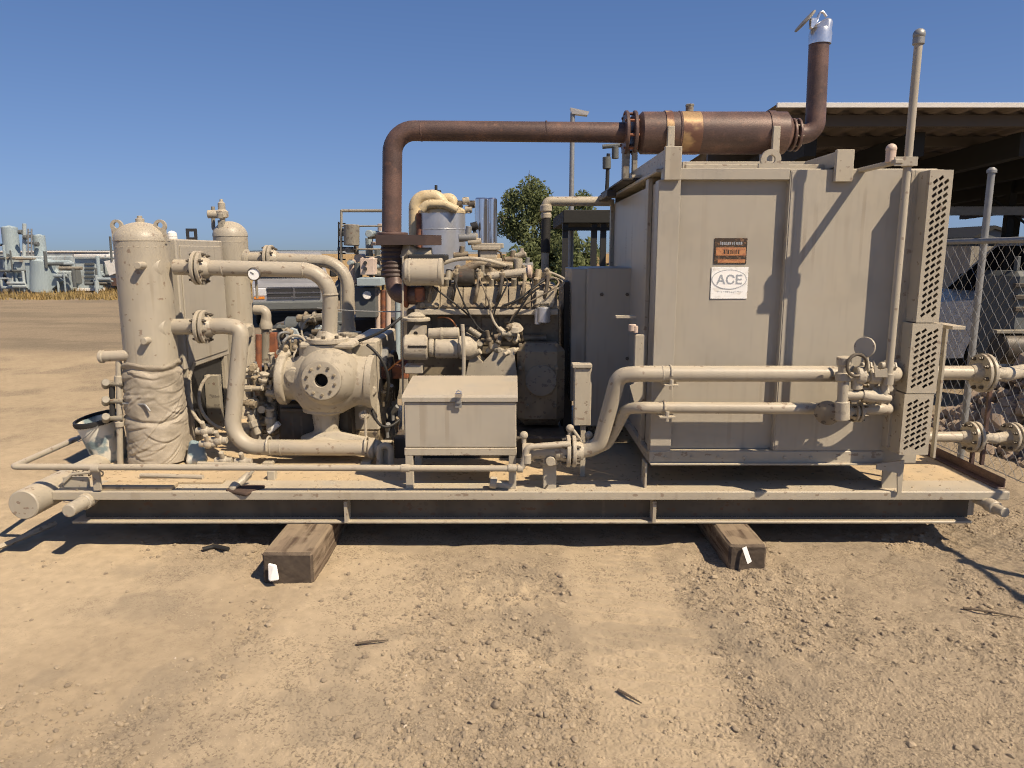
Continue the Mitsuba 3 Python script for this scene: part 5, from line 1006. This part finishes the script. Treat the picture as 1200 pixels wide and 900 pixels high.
cs = thing('chrome_silencer', 'pair of shiny upright chrome cylinders behind the engine, right of the silver tank', 'silencer')
for px, r0 in ((565, 0.052), (577, 0.036)): part(cs, 'cylinder', lathe([(r0 * 0.8, 0), (r0, 0.01), (r0, 0.33), (r0 * 0.8, 0.34), (r0 * 0.75, 0.3)], W(px, 287, 5.6), n=28), 'chrome')
part(cs, 'base', pbox(552, 285, 590, 291, 5.5, 5.7), 'tan', False); part(cs, 'stand', pbox(560, 291, 582, 345, 5.55, 5.65), 'tan_oily', False)
part(cs, 'dark_cap', cat(cyl(W(552, 266, 5.5), W(560, 264, 5.5), 0.03), cyl(W(556, 270, 5.5), W(558, 285, 5.5), 0.012)), 'black_steel')

# ------------------------------------------------------------------ second machine skid behind
B2 = 8.2
s_ = thing('second_machine', 'another weathered compressor skid with an open frame standing behind the exhaust riser', 'machine')
for px in (400, 449): part(s_, 'frame_post', ptube([(px, 246, B2), (px, 470, B2)], 0.014, 0, 8), 'drab')
for py, m_ in ((247, 'drab'), (265, 'drab'), (292, 'drab')): part(s_, 'frame_rail', ptube([(400, py, B2), (449, py, B2)], 0.016 if py == 247 else 0.009, 0, 8), m_)
part(s_, 'ladder', cat([ptube([(397, 262 + 7 * i, B2 + 0.2), (405, 262 + 7 * i, B2 + 0.2)], 0.008, 0, 6) for i in range(7)] + [ptube([(397, 260, B2 + 0.2), (397, 330, B2 + 0.2)], 0.01, 0, 6)]), 'black_steel', kind='stuff')
part(s_, 'small_tank', cyl(W(412, 288, B2), W(412, 263, B2), 0.085, n=24), 'drab')
part(s_, 'switch_box', pbox(422, 303, 438, 322, B2 - 0.2, B2), 'pink_beige', False); part(s_, 'switch_knob', cat(cyl(W(428, 308, B2 - 0.2), W(428, 308, B2 - 0.23), 0.02), cyl(W(428, 315, B2 - 0.2), W(428, 315, B2 - 0.23), 0.02)), 'black_steel')
part(s_, 'white_tray', pbox(418, 326, 446, 335, B2 - 0.4, B2), 'pale_blue', False)
part(s_, 'control_box', pbox(416, 337, 440, 372, B2 - 0.3, B2), 'dark_grey', False); part(s_, 'round_lamp', cyl(W(430, 346, B2 - 0.3), W(430, 346, B2 - 0.34), 0.045), 'white_paint')
for px, m_ in ((443, 'pink_beige'), (449, 'rust_orange'), (455, 'pink_beige'), (466, 'pale_blue')): part(s_, 'upright_pipe', ptube([(px, 340, B2 - 0.1), (px, 440, B2 - 0.1)], 0.03, 0, 12), m_)
r_ = np.random.default_rng(77)
for i in range(26):
    a = W(402 + 46 * r_.random(), 270 + 60 * r_.random(), B2 + 0.3 * r_.random()); d = (np.array([1, 0, 0.]), np.array([0, 0, 1.]), np.array([0, 1, 0.]))[i % 3]; l = 0.05 + 0.12 * r_.random(); part(s_, 'fitting', cat(cyl(a - d * l, a + d * l, 0.02 + 0.03 * r_.random(), n=10)), ('drab', 'dark_grey', 'pink_beige', 'grey_blue', 'tan_oily')[i % 5])
part(s_, 'base', pbox(300, 430, 470, 480, B2 - 0.2, B2 + 1.5), 'drab', False)
part(s_, 'engine_body', pbox(405, 372, 470, 432, B2, B2 + 1.0, 0.03), 'engine_dark', False)
part(s_, 'tank', cyl(W(395, 340, B2 + 0.3), W(440, 340, B2 + 0.3), 0.12, n=24), 'dark_grey')

# ------------------------------------------------------------------ pickups
def pickup(label, mat, loc, rotz, zs=1.0):
    t = thing('pickup_truck', label, 'pickup truck')
    def add(par, name, mesh, mt, sm_=30, lab=None):
        m = mesh.copy(); m.apply_scale([zs, zs, zs]); R_ = trimesh.transformations.rotation_matrix(rotz, [0, 0, 1]); m.apply_transform(R_); m.apply_translation(loc); return part(par, name, m, mt, sm_, lab)
    L, Wd = 5.2, 0.92
    prof = Polygon([(0, 0.45), (0.0, 0.95), (0.12, 1.03), (1.35, 1.1), (1.35, 0.98), (3.2, 0.98), (3.2, 1.05), (5.2, 1.05), (5.2, 0.5), (5.0, 0.42), (0.2, 0.38)])
    for cx_ in (0.95, 4.15): prof = prof.difference(Point(cx_, 0.36).buffer(0.44, 20))
    def side(poly, w0, w1): return place(extrude(poly, w1 - w0), (0, w1, 0), (1, 0, 0), (0, 0, 1))
    bd = add(t, 'body', side(prof, -Wd, Wd), mat, 20)
    cab = hullm([(x, s * (Wd - 0.03), 1.04) for x in (1.35, 3.25) for s in (-1, 1)] + [(x, s * (Wd - 0.16), 1.72) for x in (2.0, 3.1) for s in (-1, 1)] + [(x, s * (Wd - 0.2), 1.75) for x in (2.1, 3.0) for s in (-1, 1)])
    add(t, 'cab', cab, mat, False)
    for s in (-1, 1):
        def inset(a, y_off): return [(x, s * (Wd - 0.03 - (z - 1.04) * 0.19 + y_off), z) for x, z in a]
        for w in (((1.62, 1.1), (2.32, 1.1), (2.32, 1.62), (2.05, 1.62)), ((2.4, 1.1), (3.12, 1.1), (3.03, 1.62), (2.4, 1.62))):
            add(t, 'side_window', hullm(np.vstack([inset(w, 0.006), inset(w, -0.03)])), 'dark_glass', False)
        for cx_ in (0.95, 4.15):
            wh = add(t, 'wheel', lathe([(0.2, 0), (0.33, 0), (0.37, 0.03), (0.375, 0.12), (0.37, 0.21), (0.33, 0.24), (0.2, 0.24)], (cx_, s * (Wd - 0.26) if s > 0 else s * (Wd - 0.02), 0.375), (0, 1, 0), 32), 'black_rubber')
            add(wh, 'rim', lathe([(0, 0.05), (0.08, 0.04), (0.1, 0.06), (0.2, 0.05), (0.22, 0.0), (0.22, 0.2), (0, 0.2)] if s < 0 else [(0, 0.04), (0.22, 0.04), (0.22, 0.24), (0.2, 0.19), (0.1, 0.18), (0.08, 0.2), (0, 0.19)], (cx_, s * (Wd - 0.26) if s > 0 else s * (Wd - 0.02), 0.375), (0, 1, 0), 24), 'galvanised')
        add(t, 'headlight', wbox(-0.02, 0.1, s * 0.62, s * 0.9, 0.74, 0.93, 0.02), 'lamp_glass', 20); add(t, 'indicator', wbox(-0.015, 0.06, s * 0.66, s * 0.9, 0.67, 0.73, 0.008), 'amber', False)
        add(t, 'mirror', wbox(1.72, 1.85, s * (Wd + 0.02), s * (Wd + 0.2), 1.12, 1.3, 0.03), 'black_rubber', 20)
        add(t, 'door_handle', wbox(2.1, 2.25, s * (Wd + 0.0), s * (Wd + 0.02), 0.93, 0.96, 0.004), 'black_rubber', False)
    gr = add(t, 'grille', wbox(-0.03, 0.04, -0.6, 0.6, 0.68, 0.95, 0.01), 'black_steel', False)
    for z_ in (0.7, 0.81, 0.93): add(gr, 'bar', wbox(-0.045, -0.028, -0.6, 0.6, z_ - 0.014, z_ + 0.014, 0.003), 'chrome', False)
    add(gr, 'bar', wbox(-0.05, -0.03, -0.02, 0.02, 0.68, 0.95, 0.003), 'chrome', False)
    add(t, 'front_bumper', wbox(-0.16, 0.05, -0.94, 0.94, 0.42, 0.62, 0.03), 'dark_grey', 20)
    ws_ = [(1.40, 0.8, 1.08), (1.40, -0.8, 1.08), (1.98, -0.68, 1.66), (1.98, 0.68, 1.66)]
    add(t, 'windscreen', hullm(np.vstack([np.array(ws_) + [-0.03, 0, 0.02], np.array(ws_) + [0.06, 0, -0.02]])), 'dark_glass', False)
    return t
pickup('silver pickup truck facing the camera, glimpsed between the pipes above the compressor', 'silver_paint', (W(346, 370, 16)[0], 16.0, 0.0), math.pi / 2 + 0.3, 0.92)
pickup('white pickup truck parked behind the chain-link fence at the right', 'white_paint', (W(1082, 370, 8.6)[0] - 0.1, 9.4, 0.0), 0.06)

# ------------------------------------------------------------------ fence
fx = 3.42
fe = thing('chain_link_fence', 'grey chain-link fence with round posts at the right end of the skid', 'fence')
wires = []
zf0, zf1 = 0.06, 1.66; cell = 0.055
y_ = 2.2; i = 0
yw = np.arange(2.2, 9.4, cell)
for i, y in enumerate(yw):
    n = int((zf1 - zf0) / cell); pts = [[fx + (0.003 if (k_ + i) % 2 else -0.003), y + (cell * 0.5 if (k_ + i) % 2 else -cell * 0.5), zf0 + k_ * cell] for k_ in range(n + 1)]
    wires.append(tube(pts, 0.0018, 0, 4, False))
part(fe, 'wire_mesh', cat(wires), 'galvanised', False, kind='stuff')
for y in (2.6, 5.5, 8.3): part(fe, 'post', cat(cyl((fx + 0.03, y, -0.2), (fx + 0.03, y, 2.15 if y > 5 else 1.75), 0.024), lathe([(0.034, 0), (0.034, 0.02), (0.015, 0.04), (0, 0.042)], (fx + 0.03, y, 2.15 if y > 5 else 1.75))), 'galvanised')
part(fe, 'top_rail', cyl((fx, 2.2, 1.67), (fx, 9.4, 1.67), 0.021), 'galvanised'); part(fe, 'bottom_wire', cyl((fx, 2.2, 0.07), (fx, 9.4, 0.07), 0.003, n=6), 'galvanised')
# rubble behind the pipe ends
r_ = np.random.default_rng(19); rub = []
def rock(c, s):
    m = trimesh.creation.icosphere(1); m.vertices *= (1 + 0.5 * (r_.random((len(m.vertices), 1)) - 0.5)) * s * np.array([1.2, 1, 0.7]); m.apply_transform(trimesh.transformations.random_rotation_matrix(r_.random(3))); m.apply_translation(c); return m
hp = thing('rubble_heap', 'heap of broken brown concrete and earth behind the fence at the right', 'rubble')
for i in range(70):
    u1, u2 = r_.random(), r_.random(); x = 4.0 + 1.9 * u1; y = 5.0 + 1.7 * u2; hh = 0.9 * max(0, 1 - (abs(x - 4.95) / 1.0) ** 2) * max(0, 1 - (abs(y - 5.9) / 1.0) ** 2)
    part(hp, 'chunk', rock((x, y, hh * (0.55 + 0.45 * r_.random())), 0.09 + 0.12 * r_.random()), 'concrete', False)
rub = []
for i in range(900):
    x = 3.85 + 2.2 * r_.random(); y = 4.7 + 2.2 * r_.random(); hh = 0.9 * max(0, 1 - (abs(x - 4.95) / 1.05) ** 2) * max(0, 1 - (abs(y - 5.9) / 1.1) ** 2); m = trimesh.creation.icosahedron(); m.vertices *= 0.02 + 0.05 * r_.random(); m.apply_translation([x, y, hh]); rub.append(m)
part(hp, 'loose_rubble', cat(rub), 'concrete', False, kind='stuff')
part(hp, 'core', lathe([(1.0, -0.05), (0.7, 0.35), (0.35, 0.62), (0, 0.7)], (4.95, 5.9, 0), n=20), 'concrete', True)

# ------------------------------------------------------------------ open shed at the right
sd = thing('open_shed', 'open-sided metal shed with a dark corrugated roof behind the cooler', 'shed')
NY, FYs = 7.0, 15.5
nl = W(912, 124, NY); zn = nl[2]; fr = W(1110, 236, FYs); zf = fr[2]
xR = 15.0
slope = (zf - zn) / (FYs - NY)
def zr(y): return zn + slope * (y - NY)
nc = 220
xs = np.linspace(nl[0], xR, nc); prof_ = 0.018 * np.sign(np.sin(np.arange(nc) * math.pi / 2 + 0.3))
Vr = np.vstack([np.stack([xs, np.full(nc, NY), zr(NY) + prof_], -1), np.stack([xs, np.full(nc, FYs), zr(FYs) + prof_], -1), np.stack([xs, np.full(nc, NY), zr(NY) + prof_ + 0.004], -1), np.stack([xs, np.full(nc, FYs), zr(FYs) + prof_ + 0.004], -1)])
fr_ = []
for i in range(nc - 1): fr_ += [(i, i + nc, i + 1), (i + 1, i + nc, i + nc + 1), (2 * nc + i, 2 * nc + i + 1, 3 * nc + i), (2 * nc + i + 1, 3 * nc + i + 1, 3 * nc + i)]
part(sd, 'roof_sheeting', trimesh.Trimesh(Vr, np.array(fr_), process=False), 'roof_sheet', False)
part(sd, 'eave_trim', wbox(nl[0] - 0.02, xR, NY - 0.03, NY - 0.005, zn - 0.02, zn + 0.022, 0.003), 'roof_edge', False)
for i in range(8):
    y = NY + 0.25 + i * 1.08; part(sd, 'purlin', wbox(nl[0], xR, y, y + 0.07, zr(y) - 0.13, zr(y) - 0.022, 0.003), 'purlin_steel', False)
for i in range(12):
    x = nl[0] + 0.45 + i * 1.05
    part(sd, 'rafter', hullm([(x + a, y, zr(y) + z_) for a in (0, 0.12) for y in (NY + 0.5, FYs - 0.02) for z_ in (-0.132, -0.36)]), 'roof_steel', False)
for px, y in ((1155, 9.9), ):
    pass
yb = 10.6
zb0 = W(1150, 247, yb)[2]
part(sd, 'beam', wbox(W(1090, 247, yb)[0], xR, yb, yb + 0.1, zb0 - 0.06, zb0 + 0.06, 0.003), 'galvanised', False)
part(sd, 'hanger', wbox(W(1154, 230, yb)[0], W(1159, 230, yb)[0], yb + 0.02, yb + 0.08, zb0 + 0.06, zr(yb) - 0.14, 0.003), 'roof_steel', False)
part(sd, 'brace', tube([W(1162, 232, yb + 0.05), W(1210, 268, yb + 0.05)], 0.02, 0, 8), 'roof_steel')
zb2 = W(1150, 283, yb)[2]
part(sd, 'lower_beam', wbox(W(1090, 283, yb)[0], xR, yb + 0.3, yb + 0.4, zb2 - 0.06, zb2 + 0.06, 0.003), 'drab', False)
for px in (1183, 1040, 1330): x = W(px, 283, yb)[0]; part(sd, 'post', wbox(x, x + 0.1, yb + 0.1, yb + 0.2, -0.1, zr(yb) - 0.13, 0.003), 'roof_steel', False)
for x in (5.0, 9.5, 14): part(sd, 'post', wbox(x, x + 0.12, FYs - 1.2, FYs - 1.08, -0.1, zr(FYs - 1) - 0.13, 0.003), 'roof_steel', False)
gbh = thing('gable_shed', 'small dark gabled roof far behind the white pickup', 'shed')
gy_ = 22.0
part(gbh, 'roof', xz_prism(Polygon([tuple(W(*p_, gy_)[[0, 2]]) for p_ in ((1132, 283), (1166, 264), (1180, 268), (1180, 272), (1166, 268), (1138, 284))]), gy_, gy_ + 5), 'roof_steel', False); part(gbh, 'wall', wbox(W(1142, 280, gy_)[0], W(1178, 280, gy_)[0], gy_ + 0.1, gy_ + 4.9, 0, W(1150, 281, gy_)[2]), 'drab', False); part(gbh, 'gable', xz_prism(Polygon([tuple(W(*p_, gy_)[[0, 2]]) for p_ in ((1142, 282), (1166, 268), (1178, 271), (1178, 283))]), gy_ + 0.1, gy_ + 0.2), 'dark_grey', False)
# dark carport behind the engine
ca = thing('carport', 'dark low canopy on thin posts beside the tree, left of the cooler', 'carport')
cyy = 13.0
x0, x1 = W(660, 255, cyy)[0], W(735, 255, cyy)[0]; z_ = W(690, 246, cyy)[2]
part(ca, 'roof', wbox(x0, x1, cyy, cyy + 3.2, z_ - 0.22, z_, 0.01), 'roof_steel', False); part(ca, 'lower_rail', wbox(x0, x1, cyy + 0.1, cyy + 0.15, W(690, 268, cyy)[2] - 0.03, W(690, 268, cyy)[2] + 0.03, 0.003), 'roof_steel', False)
for px in (663, 697, 708): part(ca, 'post', wbox(W(px, 300, cyy)[0] - 0.05, W(px, 300, cyy)[0] + 0.05, cyy + 0.15, cyy + 0.25, -0.1, z_ - 0.22, 0.003), 'black_steel', False)
# lamp post
lp = thing('lamp_post', 'tall grey lamp post with an arm pointing right behind the exhaust pipe', 'lamp post')
ly = 16.0; a = W(671, 132, ly)
part(lp, 'pole', cyl((a[0], ly, -0.2), (a[0], ly, a[2]), 0.062, 0.048), 'galvanised'); part(lp, 'arm', tube([a - [0, 0, 0.06], W(673, 130, ly), W(682, 132, ly)], 0.045, 0.06, 12), 'galvanised')
part(lp, 'lamp_head', hullm(np.vstack([W(668, 127, ly) + np.array([[0, s * 0.1, 0] for s in (-1, 1)]), W(690, 132, ly) + np.array([[0, s * 0.12, 0] for s in (-1, 1)]), W(688, 136, ly) + np.array([[0, s * 0.1, 0] for s in (-1, 1)]), W(670, 134, ly) + np.array([[0, s * 0.07, 0] for s in (-1, 1)])])), 'white_paint', False)

# ------------------------------------------------------------------ trees
def tree(name, label, x, y, top, wid, n, seed, lobes, leaf=0.09, low=0.6):
    r = np.random.default_rng(seed); t = thing(name, label, 'tree' if 'tree' in name else 'bush')
    limbs = [tube([[x, y, -0.1], [x + 0.05, y, top * 0.2], [x - 0.03, y, top * 0.5]], [0.13, 0.1, 0.06], 0, 10)]
    cen = []
    for i in range(lobes):
        a = r.uniform(0, 6.28); q_ = r.random(); h_ = low + (top - low - 0.25) * (i + 0.5) / lobes; w_ = wid * 0.5 * math.sin(math.pi * min(1, 0.25 + 0.75 * (1 - (h_ - low) / (top - low)))) ** 0.8 * math.sqrt(q_)
        cc = np.array([x + w_ * math.cos(a), y + w_ * math.sin(a), h_]); cen.append((cc, wid * r.uniform(0.12, 0.22)))
        limbs.append(tube([[x, y, top * 0.2 * (0.5 + q_)], (np.array([x, y, h_ * 0.8]) + cc) / 2, cc], [0.05, 0.035, 0.012], 0, 6))
    for i in range(lobes):
        cc, rad = cen[i]; tip = cc + r.normal(0, 1, 3) * rad * 1.1; limbs.append(tube([cc, (cc + tip) / 2 + r.normal(0, 0.04, 3), tip], [0.018, 0.012, 0.005], 0, 5))
    part(t, 'trunk', cat(limbs), 'bark')
    per = n // lobes; Vs = []
    for cc, rad in cen:
        d = r.normal(0, 1, (per, 3)); d /= np.linalg.norm(d, axis=1, keepdims=True); d *= (r.random((per, 1)) ** 0.45) * rad * np.array([1, 1, 1.05])
        p = cc + d + np.array([0, 0, -0.1]) * (r.random((per, 1)) * (np.hypot(d[:, :1], d[:, 1:2]) > rad * 0.6))
        a = r.normal(0, 1, (per, 3)); a /= np.linalg.norm(a, axis=1, keepdims=True); b = np.cross(a, r.normal(0, 1, (per, 3))); b /= np.linalg.norm(b, axis=1, keepdims=True)
        s = leaf * r.uniform(0.6, 1.3, (per, 1))
        Vs.append(np.stack([p - a * s, p + b * s * 0.4, p + a * s, p - b * s * 0.4], 1))
    Vs = np.vstack(Vs).reshape(-1, 3); k_ = np.arange(len(Vs) // 4)[:, None] * 4
    part(t, 'crown', trimesh.Trimesh(Vs, np.vstack([k_ + [0, 1, 2], k_ + [0, 2, 3]]), process=False), 'leaf', False)
tY = 24.0
tree('leafy_tree', 'bushy green tree standing behind the engine at the left of the carport', W(640, 260, tY)[0], tY, W(636, 218, tY)[2], 2.9, 27000, 3, 32, 0.065)
tree('green_shrub', 'low green shrub between the tree and the carport, seen under the canopy', W(690, 300, 20)[0], 20.5, W(690, 278, 20)[2], 2.6, 6000, 5, 12, 0.08, 0.2)
tree('green_shrub', 'low green shrub left of the tree above the engine', W(600, 300, 22)[0], 22.5, W(600, 275, 22)[2], 1.6, 4000, 9, 10, 0.08, 0.2)

# ------------------------------------------------------------------ far equipment at the left
fy = 29.0
def ftank(parent, px, py0, py1, rpx, y, mat): 
    c0, c1 = W(px, py1, y), W(px, py0, y); r = M(rpx, py0, y)
    return part(parent, 'tank', lathe([(0, 0), (r, 0), (r, c1[2] - c0[2] - r * 0.3), (r * 0.8, c1[2] - c0[2] - 0.06), (0, c1[2] - c0[2])], c0, n=24), mat)
e1 = thing('far_plant', 'grey-blue plant with a taller and a shorter tank on the far left bank', 'machine')
ftank(e1, 20, 264, 346, 8.5, fy, 'pale_blue'); ftank(e1, 53, 274, 346, 6.5, fy, 'pale_blue')
part(e1, 'stack_pipe', ptube([(28.5, 262, fy - 0.3), (28.5, 330, fy - 0.3)], 0.07), 'grey_blue')
part(e1, 'enclosure', pbox(17, 300, 52, 346, fy - 0.5, fy + 1.5, 0.03), 'grey_blue', False); part(e1, 'side_tank', cyl(W(50, 304, fy - 0.5), W(50, 343, fy - 0.5), 0.42, n=24), 'pale_blue')
part(e1, 'hopper', xz_prism(Polygon([tuple(W(*p_, fy - 0.6)[[0, 2]]) for p_ in ((57, 313), (72, 329), (57, 342))]), fy - 0.6, fy - 0.2), 'pale_blue', False)
for (a, b_) in (((0, 287), (14, 287)), ((29, 276), (46, 277)), ((29, 284), (46, 286))): part(e1, 'pipe', ptube([(*a, fy), (*b_, fy)], 0.05), 'dark_grey')
for px, py in ((24, 272), (30, 278), (43, 286), (8, 300)): part(e1, 'valve', cat(cyl(W(px - 2, py, fy - 0.4), W(px + 2, py, fy - 0.4), 0.09)), 'dark_grey')
e2 = thing('small_tank_unit', 'pale arched pipe frame over a small grey tank, left of the far white-roofed cabin', 'machine')
part(e2, 'arch_frame', tube([W(60, 307, fy), W(86, 307, fy), W(88, 342, fy)], 0.07, 0.2, 10), 'pale_blue'); part(e2, 'tank', cyl(W(80, 318, fy), W(80, 342, fy), 0.24, n=20), 'pale_blue'); part(e2, 'motor', cyl(W(72, 312, fy + 0.3), W(84, 312, fy + 0.3), 0.16, n=16), 'dark_grey'); part(e2, 'base', pbox(60, 341, 90, 345, fy - 0.3, fy + 0.8), 'grey_blue', False)
e3 = thing('far_cabin', 'grey cabin with a white roof on the far left bank', 'cabin')
part(e3, 'wall', pbox(89, 303, 113, 338, fy, fy + 1.8, 0.02), 'grey_blue', False); part(e3, 'roof', pbox(86, 298, 114, 301.5, fy - 0.15, fy + 2, 0.02), 'white_paint', False); part(e3, 'fan_cover', cyl(W(92, 324, fy), W(92, 324, fy - 0.05), 0.28, n=20), 'dark_grey'); part(e3, 'base', pbox(89, 338, 116, 341, fy - 0.2, fy + 1.5), 'white_paint', False)
part(e3, 'pipework', cat(cyl(W(114, 326, fy), W(114, 340, fy), 0.06), cyl(W(118, 318, fy), W(118, 338, fy), 0.09), cyl(W(112, 322, fy), W(122, 322, fy), 0.06)), 'pale_blue')
e4 = thing('white_tarp_box', 'bright white box with a sloped side, right of the grey cabin, far left', 'box')
scene[e4] = mikit.ply(xz_prism(Polygon([tuple(W(*p_, fy)[[0, 2]]) for p_ in ((122, 306), (139, 303), (139, 319), (128, 323))]), fy, fy + 1.2), 'white_paint', False)
e5 = thing('far_skid', 'low brown skid with a tan box behind the left vessel', 'machine')
part(e5, 'box', pbox(139, 302, 152, 323, fy, fy + 1, 0.02), 'drab', False); part(e5, 'base', pbox(130, 326, 158, 335, fy - 0.3, fy + 1), 'rust', False); part(e5, 'dome', trimesh.creation.icosphere(2, 0.18).apply_translation(W(145, 300, fy)), 'white_paint')
solo('antenna', 'thin upright antenna rod above the white box, far left', 'antenna', ptube([(129, 277, fy), (131, 306, fy)], 0.045, 0, 8), 'dark_grey')
e6 = thing('far_pump', 'grey pump set cut by the left edge of the picture', 'machine')
part(e6, 'body', pbox(-6, 300, 12, 340, fy + 0.5, fy + 1.5), 'grey_blue', False); part(e6, 'post', ptube([(6, 300, fy), (7, 345, fy)], 0.08), 'pale_blue'); part(e6, 'wheel', cyl(W(14, 325, fy), W(14, 325, fy - 0.1), 0.3), 'black_steel'); part(e6, 'guard', pbox(-4, 338, 14, 346, fy - 0.4, fy), 'drab', False)
ww = thing('far_wall', 'long pale wall or shed roof along the horizon, far left', 'wall')
part(ww, 'wall', wbox(-95, -59, 110, 112, 0, 1.75, 0.02), 'grey_blue', False); part(ww, 'coping', wbox(-95, -59, 109.8, 112.2, 1.75, 1.95, 0.02), 'white_paint', False)

r_ = np.random.default_rng(91)
for e_, x0, x1, y0, y1 in ((e1, 10, 58, 290, 340), (e2, 60, 88, 308, 340), (e3, 112, 124, 312, 338), (e6, 0, 16, 300, 340)):
    for i in range(8):
        a = W(x0 + (x1 - x0) * r_.random(), y0 + (y1 - y0) * r_.random(), fy - 0.55 - 0.3 * r_.random()); d = (np.array([1, 0, 0.]), np.array([0, 0, 1.]))[i % 2]; l = 0.15 + 0.4 * r_.random()
        part(e_, 'pipework', cyl(a - d * l, a + d * l, 0.03 + 0.05 * r_.random(), n=10), ('grey_blue', 'dark_grey', 'grey_blue', 'pale_blue', 'drab')[i % 5])
part(e1, 'ladder', cat([ptube([(33, 272 + 6 * i, fy - 0.4), (37, 272 + 6 * i, fy - 0.4)], 0.025, 0, 6) for i in range(12)] + [ptube([(x_, 268, fy - 0.4), (x_, 344, fy - 0.4)], 0.03, 0, 6) for x_ in (33, 37)]), 'galvanised', kind='stuff')
for i in range(5): part(e3, 'louvre', pbox(99, 308 + 5 * i, 110, 310.5 + 5 * i, fy - 0.05, fy - 0.005, 0.004), 'dark_grey', False)
part(e1, 'panel_box', pbox(30, 308, 46, 340, fy - 0.75, fy - 0.5, 0.03), 'pale_blue', False); part(e2, 'cabinet', pbox(66, 318, 80, 342, fy - 0.4, fy + 0.4, 0.03), 'grey_blue', False)

pm = thing('parked_machine', 'dark grey machinery with a pale rail behind the fence at the right edge', 'machine')
part(pm, 'body', pbox(1184, 318, 1240, 425, 7.4, 8.0, 0.05), 'dark_grey', 25); part(pm, 'rail', pbox(1168, 387, 1240, 391, 7.3, 7.38, 0.004), 'drab', False); part(pm, 'tank', cyl(W(1168, 408, 7.4), W(1225, 408, 7.4), 0.16, n=20), 'engine_dark'); part(pm, 'post', pbox(1192, 300, 1196, 318, 7.5, 7.55, 0.004), 'dark_grey', False)
for i in range(3): part(pm, 'grille_bar', pbox(1190, 332 + 14 * i, 1232, 337 + 14 * i, 7.36, 7.4, 0.004), 'engine_dark', False)

part(s_, 'rear_body', pbox(320, 379, 404, 440, 7.4, 8.0, 0.04), 'engine_dark', 25)
part(s_, 'motor', cyl(W(336, 384, 7.3), W(372, 384, 7.3), 0.11, n=24), 'dark_grey'); part(s_, 'motor_cap', cyl(W(372, 384, 7.3), W(377, 384, 7.3), 0.08, n=20), 'galvanised')
r_ = np.random.default_rng(58)
for i in range(26):
    a = W(318 + 84 * r_.random(), 372 + 34 * r_.random(), 7.0 + 0.25 * r_.random()); d = (np.array([1, 0, 0.]), np.array([0, 0, 1.]), np.array([0, -1, 0.]))[i % 3] + r_.normal(0, 0.12, 3); d /= np.linalg.norm(d); l = 0.04 + 0.08 * r_.random()
    part(s_, 'fitting', cat(cyl(a - d * l, a + d * l, 0.015 + 0.025 * r_.random(), n=10), cyl(a, a + d * 0.03, 0.05 + 0.02 * r_.random(), n=8)), ('drab', 'dark_grey', 'galvanised', 'tan_oily', 'engine_dark', 'grey_blue')[i % 6])
